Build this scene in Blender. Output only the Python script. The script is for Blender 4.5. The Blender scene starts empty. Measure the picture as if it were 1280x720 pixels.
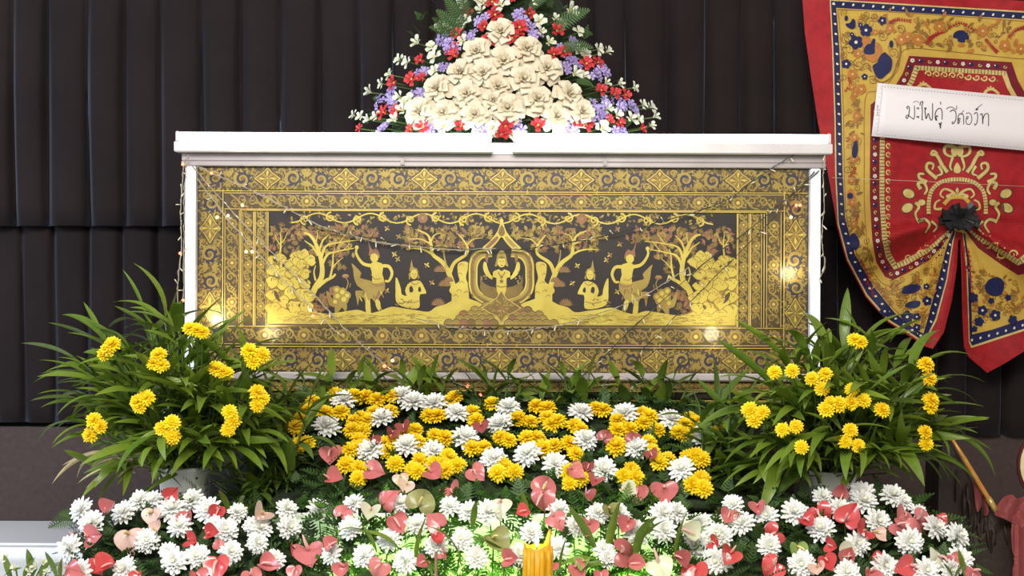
import bpy, math, random
from math import sin, cos, pi, radians as R
from mathutils import Vector as V, Matrix, Quaternion
from mathutils.geometry import tessellate_polygon, delaunay_2d_cdt
random.seed(7)
rnd = random.uniform
col = bpy.context.scene.collection
scn = bpy.context.scene

# ------------------------------------------------------------------ camera
D, H, FPX = 5.0, 1.6, 5000.0/3.0
cam = bpy.data.objects.new('camera', bpy.data.cameras.new('camera'))
col.objects.link(cam)
CR = Matrix.Rotation(R(90), 3, 'X') @ Matrix.Rotation(R(0.23), 3, 'Z')
cam.matrix_world = Matrix.Translation((0, -D, H)) @ CR.to_4x4()
cam.data.sensor_width = 36.0
cam.data.lens = FPX*36.0/1280.0
scn.camera = cam

# ------------------------------------------------------------------ world, lights, exposure
w = bpy.data.worlds.new('room'); scn.world = w; w.use_nodes = True
w.node_tree.nodes['Background'].inputs[0].default_value = (0.95, 0.9, 0.86, 1)
w.node_tree.nodes['Background'].inputs[1].default_value = 0.42
scn.view_settings.view_transform = 'Standard'
scn.view_settings.look = 'None'
scn.view_settings.exposure = 0.0
scn.view_settings.gamma = 1.0
scn.view_settings.use_curve_mapping = False

def light(name, kind, loc, target, energy, color, **kw):
    l = bpy.data.lights.new(name, kind); l.energy = energy; l.color = color
    for k, v in kw.items(): setattr(l, k, v)
    o = bpy.data.objects.new(name, l); col.objects.link(o)
    o.location = loc
    o.rotation_euler = (V(target)-V(loc)).to_track_quat('-Z', 'Y').to_euler()
    return o
light('ceiling_light', 'AREA', (-0.3, -4.3, 3.6), (0, -0.4, 1.15), 260, (1.0, 0.95, 0.88), shape='RECTANGLE', size=3.0, size_y=1.2)
light('cool_hall_light', 'AREA', (-4.2, -2.2, 2.6), (-0.6, 0.6, 1.6), 120, (0.60, 0.76, 1.0), shape='RECTANGLE', size=1.2, size_y=1.6)
light('spot_light', 'SPOT', (-1.125, -0.085, 1.47), (-1.06, 0.02, 1.58), 2.4, (1.0, 0.88, 0.60), spot_size=R(130), spot_blend=1.0, shadow_soft_size=0.02)
light('spot_light', 'SPOT', (-0.93, -0.16, 1.42), (-0.90, 0.02, 1.60), 1.6, (1.0, 0.88, 0.60), spot_size=R(120), spot_blend=1.0, shadow_soft_size=0.03)
light('spot_light', 'SPOT', (1.06, -0.12, 1.66), (1.02, 0.02, 1.74), 1.1, (1.0, 0.88, 0.60), spot_size=R(130), spot_blend=1.0, shadow_soft_size=0.03)
light('spot_light', 'SPOT', (0.80, -0.34, 1.42), (0.76, 0.02, 1.66), 2.2, (1.0, 0.88, 0.60), spot_size=R(120), spot_blend=1.0, shadow_soft_size=0.03)

# ------------------------------------------------------------------ coordinates
def P(px, py, Y):
    d = CR @ V(((px-640)/FPX, (360-py)/FPX, -1.0))
    return V((0, -D, H)) + d*((D+Y)/d.y)
def interp(x, xs, ys):
    if x <= xs[0]: return ys[0]
    for i in range(1, len(xs)):
        if x <= xs[i]:
            t = (x-xs[i-1])/(xs[i]-xs[i-1]); return ys[i-1]+t*(ys[i]-ys[i-1])
    return ys[-1]
def sstep(t):
    t = max(0.0, min(1.0, t)); return t*t*(3-2*t)

# ------------------------------------------------------------------ materials
MATS = {}
def mat(name, c, c2=None, rough=0.6, metal=0.0, scale=18.0, rand=0.0, transl=0.0, emit=None, strength=0.0, sheen=0.0, bump=0.0, bscale=200.0, coat=0.0, spec=0.5, alpha=None):
    if name in MATS: return MATS[name]
    m = bpy.data.materials.new(name); m.use_nodes = True
    nt = m.node_tree; N = nt.nodes; L = nt.links
    b = N['Principled BSDF']
    b.inputs['Roughness'].default_value = rough
    b.inputs['Metallic'].default_value = metal
    b.inputs['Specular IOR Level'].default_value = spec
    b.inputs['Coat Weight'].default_value = coat
    b.inputs['Coat Roughness'].default_value = 0.06
    if sheen:
        b.inputs['Sheen Weight'].default_value = sheen
        b.inputs['Sheen Roughness'].default_value = 0.35
        b.inputs['Sheen Tint'].default_value = (0.55, 0.70, 1.0, 1)  # blue tint stands in for cool light along the curtain's pleat edges
    c2 = c2 or tuple(min(1, x*0.72) for x in c)
    tc = N.new('ShaderNodeTexCoord')
    ns = N.new('ShaderNodeTexNoise'); ns.inputs['Scale'].default_value = scale; ns.inputs['Detail'].default_value = 5
    L.new(tc.outputs['Object'], ns.inputs['Vector'])
    ra = N.new('ShaderNodeMapRange'); ra.inputs[1].default_value = 0.3; ra.inputs[2].default_value = 0.7
    L.new(ns.outputs['Fac'], ra.inputs[0])
    fac = ra.outputs[0]
    if rand:
        oi = N.new('ShaderNodeObjectInfo')
        mx = N.new('ShaderNodeMix'); mx.data_type = 'FLOAT'; mx.inputs[0].default_value = rand
        L.new(fac, mx.inputs[2]); L.new(oi.outputs['Random'], mx.inputs[3]); fac = mx.outputs[0]
    cm = N.new('ShaderNodeMix'); cm.data_type = 'RGBA'
    cm.inputs[6].default_value = (*c, 1); cm.inputs[7].default_value = (*c2, 1)
    L.new(fac, cm.inputs[0]); L.new(cm.outputs[2], b.inputs['Base Color'])
    if bump:
        n2 = N.new('ShaderNodeTexNoise'); n2.inputs['Scale'].default_value = bscale; n2.inputs['Detail'].default_value = 3
        L.new(tc.outputs['Object'], n2.inputs['Vector'])
        bp = N.new('ShaderNodeBump'); bp.inputs['Strength'].default_value = bump; bp.inputs['Distance'].default_value = 0.004
        L.new(n2.outputs['Fac'], bp.inputs['Height']); L.new(bp.outputs['Normal'], b.inputs['Normal'])
    if emit:
        b.inputs['Emission Color'].default_value = (*emit, 1); b.inputs['Emission Strength'].default_value = strength
    if alpha is not None: b.inputs['Alpha'].default_value = alpha
    if transl:
        tr = N.new('ShaderNodeBsdfTranslucent'); L.new(cm.outputs[2], tr.inputs['Color'])
        ms = N.new('ShaderNodeMixShader'); ms.inputs[0].default_value = transl
        L.new(b.outputs[0], ms.inputs[1]); L.new(tr.outputs[0], ms.inputs[2])
        L.new(ms.outputs[0], N['Material Output'].inputs['Surface'])
    MATS[name] = m
    return m
M_velvet = mat('black_velvet', (0.0185, 0.0125, 0.0125), (0.013, 0.009, 0.009), 0.85, scale=3, spec=0.12, sheen=0.30, bump=0.12, bscale=400)
M_carpet = mat('brown_carpet', (0.068, 0.045, 0.040), (0.052, 0.034, 0.030), 0.95, scale=40, bump=0.5, bscale=300)
M_marble = mat('white_marble', (0.86, 0.86, 0.86), (0.80, 0.80, 0.81), 0.25, scale=4)
M_floor = mat('floor_tile', (0.35, 0.32, 0.30), (0.28, 0.25, 0.23), 0.3, scale=3)
M_cloth = mat('white_cloth', (0.82, 0.82, 0.80), (0.75, 0.75, 0.73), 0.8, scale=6)
M_alu = mat('white_aluminium', (0.66, 0.62, 0.61), (0.58, 0.54, 0.535), 0.32, 0.25, scale=9)
M_rail = mat('shaded_pinkish_aluminium', (0.40, 0.355, 0.345), (0.34, 0.30, 0.295), 0.35, 0.2, scale=9)  # pinkish rail metal, base colour darkened for the shade below the tube batten
M_post = mat('white_painted_post', (0.90, 0.92, 0.96), (0.82, 0.84, 0.90), 0.3, scale=8)
M_chrome = mat('polished_metal', (0.74, 0.68, 0.66), (0.60, 0.55, 0.53), 0.2, 0.45, scale=7)
M_grey = mat('grey_clip', (0.30, 0.27, 0.27), None, 0.4, 0.4)
M_tube = mat('lit_tube', (0.9, 0.95, 1.0), None, 0.4, emit=(0.80, 0.94, 1.0), strength=15.0)
M_green_tube = mat('lit_green_tube', (0.3, 0.9, 0.2), None, 0.4, emit=(0.50, 1.0, 0.14), strength=23.0)
M_lacq = mat('dark_lacquer', (0.018, 0.014, 0.016), (0.028, 0.020, 0.016), 0.28, scale=5, coat=0.5)
M_brown = mat('brown_lacquer', (0.075, 0.047, 0.013), (0.045, 0.028, 0.010), 0.4, scale=30, coat=0.3)
M_gold = mat('gold_leaf', (0.56, 0.46, 0.075), (0.45, 0.33, 0.045), 0.42, 0.25, scale=14, coat=0.3)
M_gold2 = mat('dull_gold', (0.34, 0.25, 0.05), (0.24, 0.155, 0.03), 0.42, 0.3, scale=10, coat=0.3)
M_gold3 = mat('deep_gold', (0.20, 0.13, 0.027), (0.14, 0.085, 0.02), 0.45, 0.3, scale=20, coat=0.3)
M_line = mat('gold_line', (0.62, 0.46, 0.12), (0.55, 0.38, 0.08), 0.35, 0.4, scale=20, coat=0.3)
M_copper = mat('copper_red', (0.28, 0.12, 0.045), (0.19, 0.08, 0.035), 0.45, 0.1, scale=30, coat=0.3)
M_purple = mat('purple_black', (0.030, 0.018, 0.040), (0.02, 0.02, 0.03), 0.4, scale=20, coat=0.3)
# leaves
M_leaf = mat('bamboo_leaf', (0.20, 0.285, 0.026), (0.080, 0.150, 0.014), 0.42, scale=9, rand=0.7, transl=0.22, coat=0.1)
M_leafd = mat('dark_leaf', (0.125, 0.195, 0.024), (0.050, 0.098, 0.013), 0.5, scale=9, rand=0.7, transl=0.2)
M_dry = mat('dry_leaf', (0.62, 0.50, 0.32), (0.40, 0.36, 0.14), 0.7, scale=9, transl=0.2)
M_fern = mat('fern', (0.060, 0.125, 0.022), (0.026, 0.062, 0.014), 0.6, scale=30, rand=0.3, transl=0.2)
M_bright = mat('fresh_sprig', (0.16, 0.34, 0.04), (0.06, 0.17, 0.02), 0.5, scale=30, transl=0.35)
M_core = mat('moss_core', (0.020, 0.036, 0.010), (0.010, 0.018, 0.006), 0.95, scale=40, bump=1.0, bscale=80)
M_stem = mat('green_stem', (0.10, 0.17, 0.035), (0.06, 0.11, 0.02), 0.5)
# petals
M_white = mat('white_petal', (0.93, 0.93, 0.90), (0.87, 0.88, 0.83), 0.55, rand=0.3, transl=0.14)
M_wcen = mat('white_centre', (0.84, 0.84, 0.66), (0.76, 0.78, 0.52), 0.6)
M_yel = mat('yellow_petal', (0.96, 0.76, 0.010), (0.92, 0.64, 0.006), 0.55, rand=0.6, transl=0.18)
M_ycen = mat('yellow_centre', (0.90, 0.64, 0.006), None, 0.6)
M_rose = mat('cream_rose', (0.74, 0.66, 0.50), (0.66, 0.57, 0.40), 0.6, rand=0.5, transl=0.08)
M_swhite = mat('white_blossom', (0.78, 0.78, 0.66), (0.66, 0.70, 0.48), 0.55, rand=0.5, transl=0.2)
M_red = mat('red_blossom', (0.66, 0.05, 0.05), (0.46, 0.02, 0.03), 0.55, rand=0.6, transl=0.2)
M_pur = mat('lilac_blossom', (0.52, 0.42, 0.74), (0.36, 0.26, 0.56), 0.55, rand=0.6, transl=0.2)
ANT = {
 'p': mat('pink_spathe', (0.66, 0.22, 0.21), (0.50, 0.12, 0.125), 0.28, rand=0.6, coat=0.25, transl=0.12),
 'd': mat('dusky_spathe', (0.42, 0.105, 0.10), (0.30, 0.07, 0.065), 0.32, rand=0.5, coat=0.2, transl=0.12),
 'r': mat('coral_red_spathe', (0.66, 0.10, 0.09), (0.54, 0.065, 0.07), 0.22, rand=0.5, coat=0.4, transl=0.1),
 'c': mat('cream_pink_spathe', (0.80, 0.60, 0.50), (0.74, 0.46, 0.38), 0.35, rand=0.3, coat=0.15, transl=0.2),
 'w': mat('cream_white_spathe', (0.82, 0.82, 0.66), (0.72, 0.74, 0.50), 0.35, rand=0.3, coat=0.15, transl=0.25),
 'g': mat('olive_green_spathe', (0.36, 0.40, 0.14), (0.30, 0.24, 0.10), 0.35, rand=0.2, coat=0.15, transl=0.25),
 'v': mat('fresh_green_spathe', (0.36, 0.50, 0.14), (0.26, 0.40, 0.09), 0.35, coat=0.15, transl=0.2),
}
M_spx = mat('pink_spadix', (0.78, 0.45, 0.40), (0.70, 0.34, 0.30), 0.5, rand=0.3)
M_spy = mat('yellow_spadix', (0.74, 0.62, 0.22), (0.66, 0.50, 0.2), 0.5)
M_pot = mat('white_pot', (0.93, 0.92, 0.88), (0.88, 0.87, 0.83), 0.35, scale=8)
M_soil = mat('soil', (0.03, 0.02, 0.012), None, 0.95)
# hanging cloth
M_cred = mat('red_silk', (0.37, 0.012, 0.016), (0.26, 0.008, 0.012), 0.6, scale=25, bump=0.25, bscale=120, spec=0.25)
M_cnavy = mat('navy_print', (0.012, 0.014, 0.075), (0.009, 0.011, 0.055), 0.6, scale=25, spec=0.25)
M_cyel = mat('yellow_print', (0.56, 0.37, 0.065), (0.46, 0.285, 0.045), 0.6, scale=14, spec=0.25)
M_cmar = mat('maroon_print', (0.18, 0.008, 0.017), (0.13, 0.006, 0.013), 0.6, scale=25, spec=0.25)
M_cpale = mat('pale_yellow_print', (0.60, 0.47, 0.16), (0.45, 0.33, 0.09), 0.6, scale=40)
M_cora = mat('orange_print', (0.46, 0.16, 0.012), (0.34, 0.11, 0.01), 0.6, scale=40)
M_cochre = mat('ochre_print', (0.25, 0.115, 0.012), (0.17, 0.075, 0.008), 0.6, scale=40)
M_coutl = mat('dark_outline_print', (0.085, 0.05, 0.02), None, 0.6)
M_cwht = mat('white_print', (0.75, 0.68, 0.55), None, 0.6)
M_paper = mat('white_paper', (0.80, 0.74, 0.73), (0.77, 0.71, 0.70), 0.8, scale=5)
M_ink = mat('black_ink', (0.03, 0.025, 0.03), (0.06, 0.05, 0.055), 0.6)
M_dots = mat('grey_dot_print', (0.50, 0.42, 0.45), (0.42, 0.33, 0.36), 0.8)
M_ribbon = mat('black_ribbon', (0.008, 0.008, 0.009), (0.014, 0.014, 0.015), 0.42, scale=10, spec=0.3)
M_wire = mat('grey_wire', (0.42, 0.36, 0.27), (0.34, 0.28, 0.2), 0.35, alpha=None)
M_dwire = mat('dark_green_wire', (0.025, 0.03, 0.02), None, 0.5)
M_clear = mat('clear_bulb', (0.75, 0.68, 0.5), None, 0.2)
M_bred = mat('lit_red_bulb', (0.9, 0.2, 0.1), None, 0.3, emit=(1.0, 0.14, 0.07), strength=5)
M_byel = mat('lit_amber_bulb', (0.9, 0.6, 0.2), None, 0.3, emit=(1.0, 0.62, 0.20), strength=5)
M_wax = mat('yellow_wax', (0.80, 0.44, 0.012), (0.66, 0.34, 0.01), 0.45, scale=25, transl=0.25)
M_flame = mat('flame', (1, 0.9, 0.6), None, 0.5, emit=(1.0, 0.88, 0.62), strength=12)
M_wood = mat('dark_wood', (0.020, 0.010, 0.007), (0.034, 0.018, 0.011), 0.6, scale=12, bump=0.8, bscale=30)
M_gilt = mat('orange_gilt', (0.72, 0.26, 0.03), (0.76, 0.44, 0.10), 0.35, 0.3, scale=40)
M_dred = mat('dusty_red_cloth', (0.30, 0.065, 0.06), (0.23, 0.045, 0.045), 0.8, scale=14)
M_cream = mat('cream_silk', (0.80, 0.70, 0.42), (0.70, 0.57, 0.28), 0.6, scale=60)

# ------------------------------------------------------------------ object helpers
def wl(o):
    v = V((0, 0, 0))
    while o is not None: v += o.location; o = o.parent
    return v
def mesh(name, verts, faces, mats, fm=None, smooth=True):
    me = bpy.data.meshes.new(name)
    me.from_pydata([tuple(v) for v in verts], [], faces)
    for m in (mats if isinstance(mats, (list, tuple)) else [mats]): me.materials.append(m)
    if fm: me.polygons.foreach_set('material_index', fm)
    if smooth: me.polygons.foreach_set('use_smooth', [True]*len(me.polygons))
    me.update()
    return me
def put(name, me, parent=None, loc=None, quat=None, scale=None):
    o = bpy.data.objects.new(name, me); col.objects.link(o)
    if parent is not None: o.parent = parent
    if loc is not None: o.location = V(loc)-(wl(parent) if parent is not None else V((0, 0, 0)))
    if quat is not None: o.rotation_mode = 'QUATERNION'; o.rotation_quaternion = quat
    if scale is not None: o.scale = (scale,)*3 if not hasattr(scale, '__len__') else scale
    return o
def sub(name, me, part):
    o = bpy.data.objects.new(name, me); col.objects.link(o); o.parent = part; return o
def tag(o, label, cat, group=None, kind=None):
    o['label'] = label; o['category'] = cat
    if group: o['group'] = group
    if kind: o['kind'] = kind
    return o
def thing(name, label, cat, loc, group=None):
    o = bpy.data.objects.new(name, None); o.empty_display_size = 0.05; col.objects.link(o); o.location = loc
    return tag(o, label, cat, group)
class MB:
    def __init__(s): s.v = []; s.f = []; s.m = []
    def add(s, vs, fs, mi=0):
        n = len(s.v); s.v += [V(v) for v in vs]; s.f += [tuple(i+n for i in f) for f in fs]; s.m += [mi]*len(fs)
    def box(s, a, b, mi=0, bev=0.0):
        x0, y0, z0 = a; x1, y1, z1 = b
        if bev:
            e = bev
            def ring(z, i): return [(x0+i, y0+i, z), (x1-i, y0+i, z), (x1-i, y1-i, z), (x0+i, y1-i, z)]
            vs = ring(z0, e)+ring(z0+e, 0)+ring(z1-e, 0)+ring(z1, e)
            fs = [(3, 2, 1, 0), (12, 13, 14, 15)]
            for k in range(3):
                for j in range(4):
                    fs.append((k*4+j, k*4+(j+1) % 4, k*4+4+(j+1) % 4, k*4+4+j))
            s.add(vs, fs, mi)
        else:
            vs = [(x0,y0,z0),(x1,y0,z0),(x1,y1,z0),(x0,y1,z0),(x0,y0,z1),(x1,y0,z1),(x1,y1,z1),(x0,y1,z1)]
            s.add(vs, [(3,2,1,0),(4,5,6,7),(0,1,5,4),(1,2,6,5),(2,3,7,6),(3,0,4,7)], mi)
    def tube(s, pts, r, n=6, mi=0, cap=True):
        pts = [V(p) for p in pts]; k = len(pts)
        rs = r if hasattr(r, '__len__') else [r]*k
        vs = []
        ref = V((0.31, 0.17, 0.93))
        for i, p in enumerate(pts):
            t = (pts[min(i+1, k-1)]-pts[max(i-1, 0)])
            t = t.normalized() if t.length > 1e-9 else V((0, 0, 1))
            a = t.cross(ref)
            if a.length < 1e-3: a = t.cross(V((1, 0, 0)))
            a.normalize(); b = t.cross(a)
            for j in range(n):
                vs.append(p+(a*cos(2*pi*j/n)+b*sin(2*pi*j/n))*rs[i])
        fs = [(i*n+j, i*n+(j+1) % n, (i+1)*n+(j+1) % n, (i+1)*n+j) for i in range(k-1) for j in range(n)]
        if cap: fs += [tuple(range(n-1, -1, -1)), tuple((k-1)*n+j for j in range(n))]
        s.add(vs, fs, mi)
    def lathe(s, prof, c, n=24, mi=0, flute=0.0):
        vs = []; k = len(prof)
        for (r, z) in prof:
            for j in range(n):
                rr = r*(1+flute*(1 if j % 2 else -1))
                vs.append((c[0]+rr*cos(2*pi*j/n), c[1]+rr*sin(2*pi*j/n), c[2]+z))
        fs = [(i*n+j, i*n+(j+1) % n, (i+1)*n+(j+1) % n, (i+1)*n+j) for i in range(k-1) for j in range(n)]
        s.add(vs, fs, mi)
    def ball(s, c, r, n=8, k=6, mi=0, sq=(1, 1, 1)):
        c = V(c); vs = []
        for i in range(k+1):
            a = pi*i/k
            for j in range(n):
                b = 2*pi*j/n
                vs.append(c+V((r*sin(a)*cos(b)*sq[0], r*sin(a)*sin(b)*sq[1], r*cos(a)*sq[2])))
        s.add(vs, [(i*n+j, (i+1)*n+j, (i+1)*n+(j+1) % n, i*n+(j+1) % n) for i in range(k) for j in range(n)], mi)
    def me(s, name, mats, smooth=True, off=V((0, 0, 0))):
        return mesh(name, [v-off for v in s.v], s.f, mats, s.m, smooth)
    def obj(s, name, mats, parent=None, smooth=True):
        if parent is not None:
            me = s.me(name, mats, smooth, wl(parent)); return put(name, me, parent)
        return put(name, s.me(name, mats, smooth))
def struct(name, mb, m, smooth=False):
    o = mb.obj(name, m, None, smooth); o['kind'] = 'structure'; return o
def quat_z(d, spin=0.0, up=V((0, 0, 1))):
    z = V(d).normalized(); x = up.cross(z)
    if x.length < 1e-3: x = V((1, 0, 0))
    x.normalize(); y = z.cross(x)
    q = Matrix((x, y, z)).transposed().to_quaternion()
    return q @ Quaternion((0, 0, 1), spin)
def quat_x(d, roll=0.0):
    x = V(d).normalized(); z = V((0, 0, 1))-x*x.z
    if z.length < 1e-2: z = V((0, -1, 0))-x*(-x.y)
    z.normalize(); y = z.cross(x)
    return Matrix((x, y, z)).transposed().to_quaternion() @ Quaternion((1, 0, 0), roll)
def catmull(pts, n=6, closed=False):
    out = []; k = len(pts)
    rng = range(k) if closed else range(k-1)
    for i in rng:
        p0 = pts[(i-1) % k] if (closed or i > 0) else pts[0]
        p1 = pts[i]; p2 = pts[(i+1) % k]
        p3 = pts[(i+2) % k] if (closed or i+2 < k) else pts[-1]
        for j in range(n):
            t = j/n; t2 = t*t; t3 = t2*t
            out.append(tuple(0.5*(2*b+(-a+c)*t+(2*a-5*b+4*c-d)*t2+(-a+3*b-3*c+d)*t3) for a, b, c, d in zip(p0, p1, p2, p3)))
    if not closed: out.append(tuple(pts[-1]))
    return out

# ------------------------------------------------------------------ setting
b = MB(); b.box((-4.5, -7, -0.1), (4.5, 1.2, 0)); struct('floor', b, M_floor)
b = MB(); b.box((-4.5, 1.0, 0), (4.5, 1.2, 3.6)); struct('wall_back', b, M_carpet)
zr = P(640, 536, 0.9).z
b = MB(); b.box((-4.5, 0.90, 0.3), (4.5, 1.0, zr)); struct('trim_1', b, M_carpet)
zl = P(60, 651, 0.9).z
b = MB(); b.box((-4.5, 0.40, 0), (4.5, 0.90, zl-0.012)); b.box((-4.5, 0.385, zl-0.012), (4.5, 0.90, zl), bev=0.004); struct('trim_2', b, M_marble)
b = MB(); b.box((-2.3, -1.5, 0), (2.3, 0.385, 0.5)); struct('trim_3', b, M_cloth)

# curtains -----------------------------------------------------------------
def curtain(name, label, Yc, x0, x1, top, bot, pitch, amp, seed, pinch):
    rs = random.Random(seed)
    edges = [x0]
    while edges[-1] < x1: edges.append(edges[-1]+pitch*rs.uniform(0.88, 1.14))
    prof = [(0.0, 0.0), (0.03, 0.10), (0.08, 0.36), (0.15, 0.66), (0.23, 0.88), (0.32, 0.98), (0.42, 1.0), (0.54, 0.97), (0.68, 0.90), (0.82, 0.80), (0.92, 0.60), (0.975, 0.12)]
    rows = 12; xs = []; ks = []
    for i in range(len(edges)-1):
        dpt = rs.uniform(0.75, 1.2); ph = rs.uniform(0, 6)
        for s, h in prof: xs.append((edges[i]+s*(edges[i+1]-edges[i]), h*dpt, ph))
    vs = []; n = len(xs)
    for r in range(rows+1):
        t = r/rows
        a = amp*(1 if not pinch else 0.45+0.55*sstep(t*1.6))
        for (x, h, ph) in xs:
            xx = x+2.5*sin(t*3.1+ph)*t
            p = P(xx, top(x)+(bot(x)-top(x))*t, Yc)
            p.y -= a*h+0.006*sin(ph*3+t*5)
            vs.append(p)
    fs = [(r*n+i, r*n+i+1, (r+1)*n+i+1, (r+1)*n+i) for r in range(rows) for i in range(n-1)]
    o = put(name, mesh(name, vs, fs, M_velvet, None, True))
    md = o.modifiers.new('thickness', 'SOLIDIFY'); md.thickness = 0.003; md.offset = 1
    return tag(o, label, 'curtain')
curtain('pleated_curtain', 'upper tier of black pleated curtain hanging behind the white flower dome', 0.845, -260, 1500, lambda x: -70, lambda x: 283, 47, 0.055, 3, True)
curtain('pleated_curtain', 'lower tier of black pleated curtain reaching down to the brown base wall', 0.897, -260, 1500, lambda x: 270, lambda x: 527+x*0.0125, 39, 0.042, 5, False)

# ------------------------------------------------------------------ flat art (prints and gold leaf) on a surface
class Art:
    """flat printed shapes laid on a surface; coordinates are in print units, fmap turns (u, v, layer) into a point"""
    def __init__(s, fmap, mats, step=None):
        s.fm = fmap; s.mats = mats; s.v = []; s.f = []; s.mi = []; s.step = step; s.tr = lambda u, v: (u, v); s.k = 0
    def lay(s, l):
        s.k = (s.k+1) % 20
        return l+s.k*0.01
    def raw(s, pts, fs, m, l):
        l = s.lay(l); n = len(s.v)
        for p in pts: s.v.append(s.fm(*s.tr(*p), l))
        mi = s.mats.index(m)
        for f in fs: s.f.append(tuple(i+n for i in f)); s.mi.append(mi)
    def poly(s, pts, m, l=1, smooth=0):
        if smooth: pts = catmull(pts, smooth, True)
        if s.step:
            us = [p[0] for p in pts]; vs = [p[1] for p in pts]
            if max(us)-min(us) > 2*s.step or max(vs)-min(vs) > 2*s.step:
                out = []
                k = len(pts)
                for i in range(k):
                    a = pts[i]; c = pts[(i+1) % k]; d = math.hypot(c[0]-a[0], c[1]-a[1]); q = max(1, int(d/s.step))
                    out += [(a[0]+(c[0]-a[0])*j/q, a[1]+(c[1]-a[1])*j/q) for j in range(q)]
                co = [V(p) for p in out]; ne = len(co)
                u = min(us)+s.step*0.5
                while u < max(us):
                    v = min(vs)+s.step*0.5
                    while v < max(vs):
                        co.append(V((u+rnd(-.1, .1), v+rnd(-.1, .1)))); v += s.step
                    u += s.step
                r = delaunay_2d_cdt(co, [(i, (i+1) % ne) for i in range(ne)], [list(range(ne))], 1, 1e-5)
                s.raw([tuple(p) for p in r[0]], [tuple(f) for f in r[2]], m, l); return
        tri = tessellate_polygon([[V((p[0], p[1], 0)) for p in pts]])
        s.raw(pts, [tuple(t) for t in tri], m, l)
    def line(s, pts, w0, m, w1=None, l=2, smooth=5, closed=False, bulge=0.0):
        if len(pts) < 2: return
        if smooth: pts = catmull(pts, smooth, closed)
        if closed: pts = list(pts)+[pts[0]]
        if s.step:
            out = []
            for a, c in zip(pts[:-1], pts[1:]):
                q = max(1, int(math.hypot(c[0]-a[0], c[1]-a[1])/s.step))
                out += [(a[0]+(c[0]-a[0])*j/q, a[1]+(c[1]-a[1])*j/q) for j in range(q)]
            pts = out+[pts[-1]]
        w1 = w0 if w1 is None else w1; k = len(pts); o = []
        if k < 2: return
        for i, p in enumerate(pts):
            a = pts[max(i-1, 0)]; c = pts[min(i+1, k-1)]
            dx, dy = c[0]-a[0], c[1]-a[1]; d = math.hypot(dx, dy) or 1
            t = i/(k-1); h = (w0+(w1-w0)*t)/2*(1+bulge*sin(pi*t))
            o += [(p[0]-dy/d*h, p[1]+dx/d*h), (p[0]+dy/d*h, p[1]-dx/d*h)]
        s.raw(o, [(2*i, 2*i+1, 2*i+3, 2*i+2) for i in range(k-1)], m, l)
    def disc(s, u, v, r, m, l=2, n=10, sx=1.0, sy=1.0, ang=0.0):
        ca, sa = cos(ang), sin(ang)
        pts = [(u+r*sx*cos(2*pi*i/n)*ca-r*sy*sin(2*pi*i/n)*sa, v+r*sx*cos(2*pi*i/n)*sa+r*sy*sin(2*pi*i/n)*ca) for i in range(n)]
        s.raw(pts, [tuple(range(n))], m, l)
    def leaf(s, u, v, a, L, W, m, l=2, curve=0.0):
        pts = []
        for sd in (1, -1):
            rg = (0, .2, .45, .7, 1.0) if sd == 1 else (.7, .45, .2)
            for t in rg:
                h = W/2*sin(pi*min(1, t*0.95+0.04))**0.8*sd
                c = curve*t*t*L
                x, y = t*L, h+c
                pts.append((u+x*cos(a)-y*sin(a), v+x*sin(a)+y*cos(a)))
        s.raw(pts, [(0, 1, 7), (1, 2, 6, 7), (2, 3, 5, 6), (3, 4, 5)], m, l)
    def spiral(s, u, v, r, turns, a0, w0, m, w1=None, l=2, hand=1):
        n = max(8, int(turns*12))
        pts = [(u+r*(1-0.86*i/n)*cos(a0+hand*2*pi*turns*i/n), v+r*(1-0.86*i/n)*sin(a0+hand*2*pi*turns*i/n)) for i in range(n+1)]
        s.line(pts, w0, m, w1, l, 0)
    def flower(s, u, v, r, m, mc, l=3, n=5, a0=0.3):
        for i in range(n):
            a = a0+2*pi*i/n; s.disc(u+r*.58*cos(a), v+r*.58*sin(a), r*.46, m, l, 8)
        s.disc(u, v, r*.45, m, l, 8); s.disc(u, v, r*.24, mc, l+1, 7)
    def obj(s, name, parent):
        off = wl(parent)
        fl = []
        for f in s.f:
            n_ = (s.v[f[1]]-s.v[f[0]]).cross(s.v[f[2]]-s.v[f[0]])
            fl.append(tuple(reversed(f)) if n_.y > 0 else f)
        s.f = fl
        return put(name, mesh(name, [v-off for v in s.v], s.f, s.mats, s.mi, False), parent)

# ------------------------------------------------------------------ the lacquered case
S = 0.003
def case_x(u): return (u-640)*S
def case_z(v): return H-(v-360)*S
base_z = 0.5
case = thing('coffin_case', 'black and gold lacquered coffin case in a white metal frame, above the flower bed', 'coffin case', (0, 0.3, base_z))
b = MB()
b.box((case_x(247), 0.0, case_z(497)), (case_x(1010), 0.62, case_z(210)))
b.obj('lacquer_box', M_lacq, case, False)
b = MB(); b.box((case_x(262), 0.02, base_z), (case_x(995), 0.60, case_z(497))); b.obj('plinth', M_lacq, case, False)
b = MB(); b.box((case_x(228), -0.022, case_z(209.5)), (case_x(1030), 0.64, case_z(203)), bev=0.003); b.box((case_x(228), -0.016, case_z(203)), (case_x(1030), 0.64, case_z(193.5)), bev=0.003); b.obj('top_rail', M_rail, case, False)
for u in (503, 755):
    b = MB(); b.box((case_x(u-2.5), -0.027, case_z(208)), (case_x(u+2.5), -0.0225, case_z(198)), bev=0.002); b.obj('clip', M_grey, case, False)
for u0, u1 in ((233.5, 246.5), (1010.5, 1023)):
    b = MB(); b.box((case_x(u0), -0.03, case_z(480)), (case_x(u1), 0.02, case_z(210)), bev=0.004); b.obj('corner_post', M_post, case, False)
b = MB(); b.box((case_x(247), -0.026, case_z(475)), (case_x(1010), -0.0005, case_z(465.5)), bev=0.005); b.obj('bottom_rail', M_chrome, case, False)
b = MB()
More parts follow.
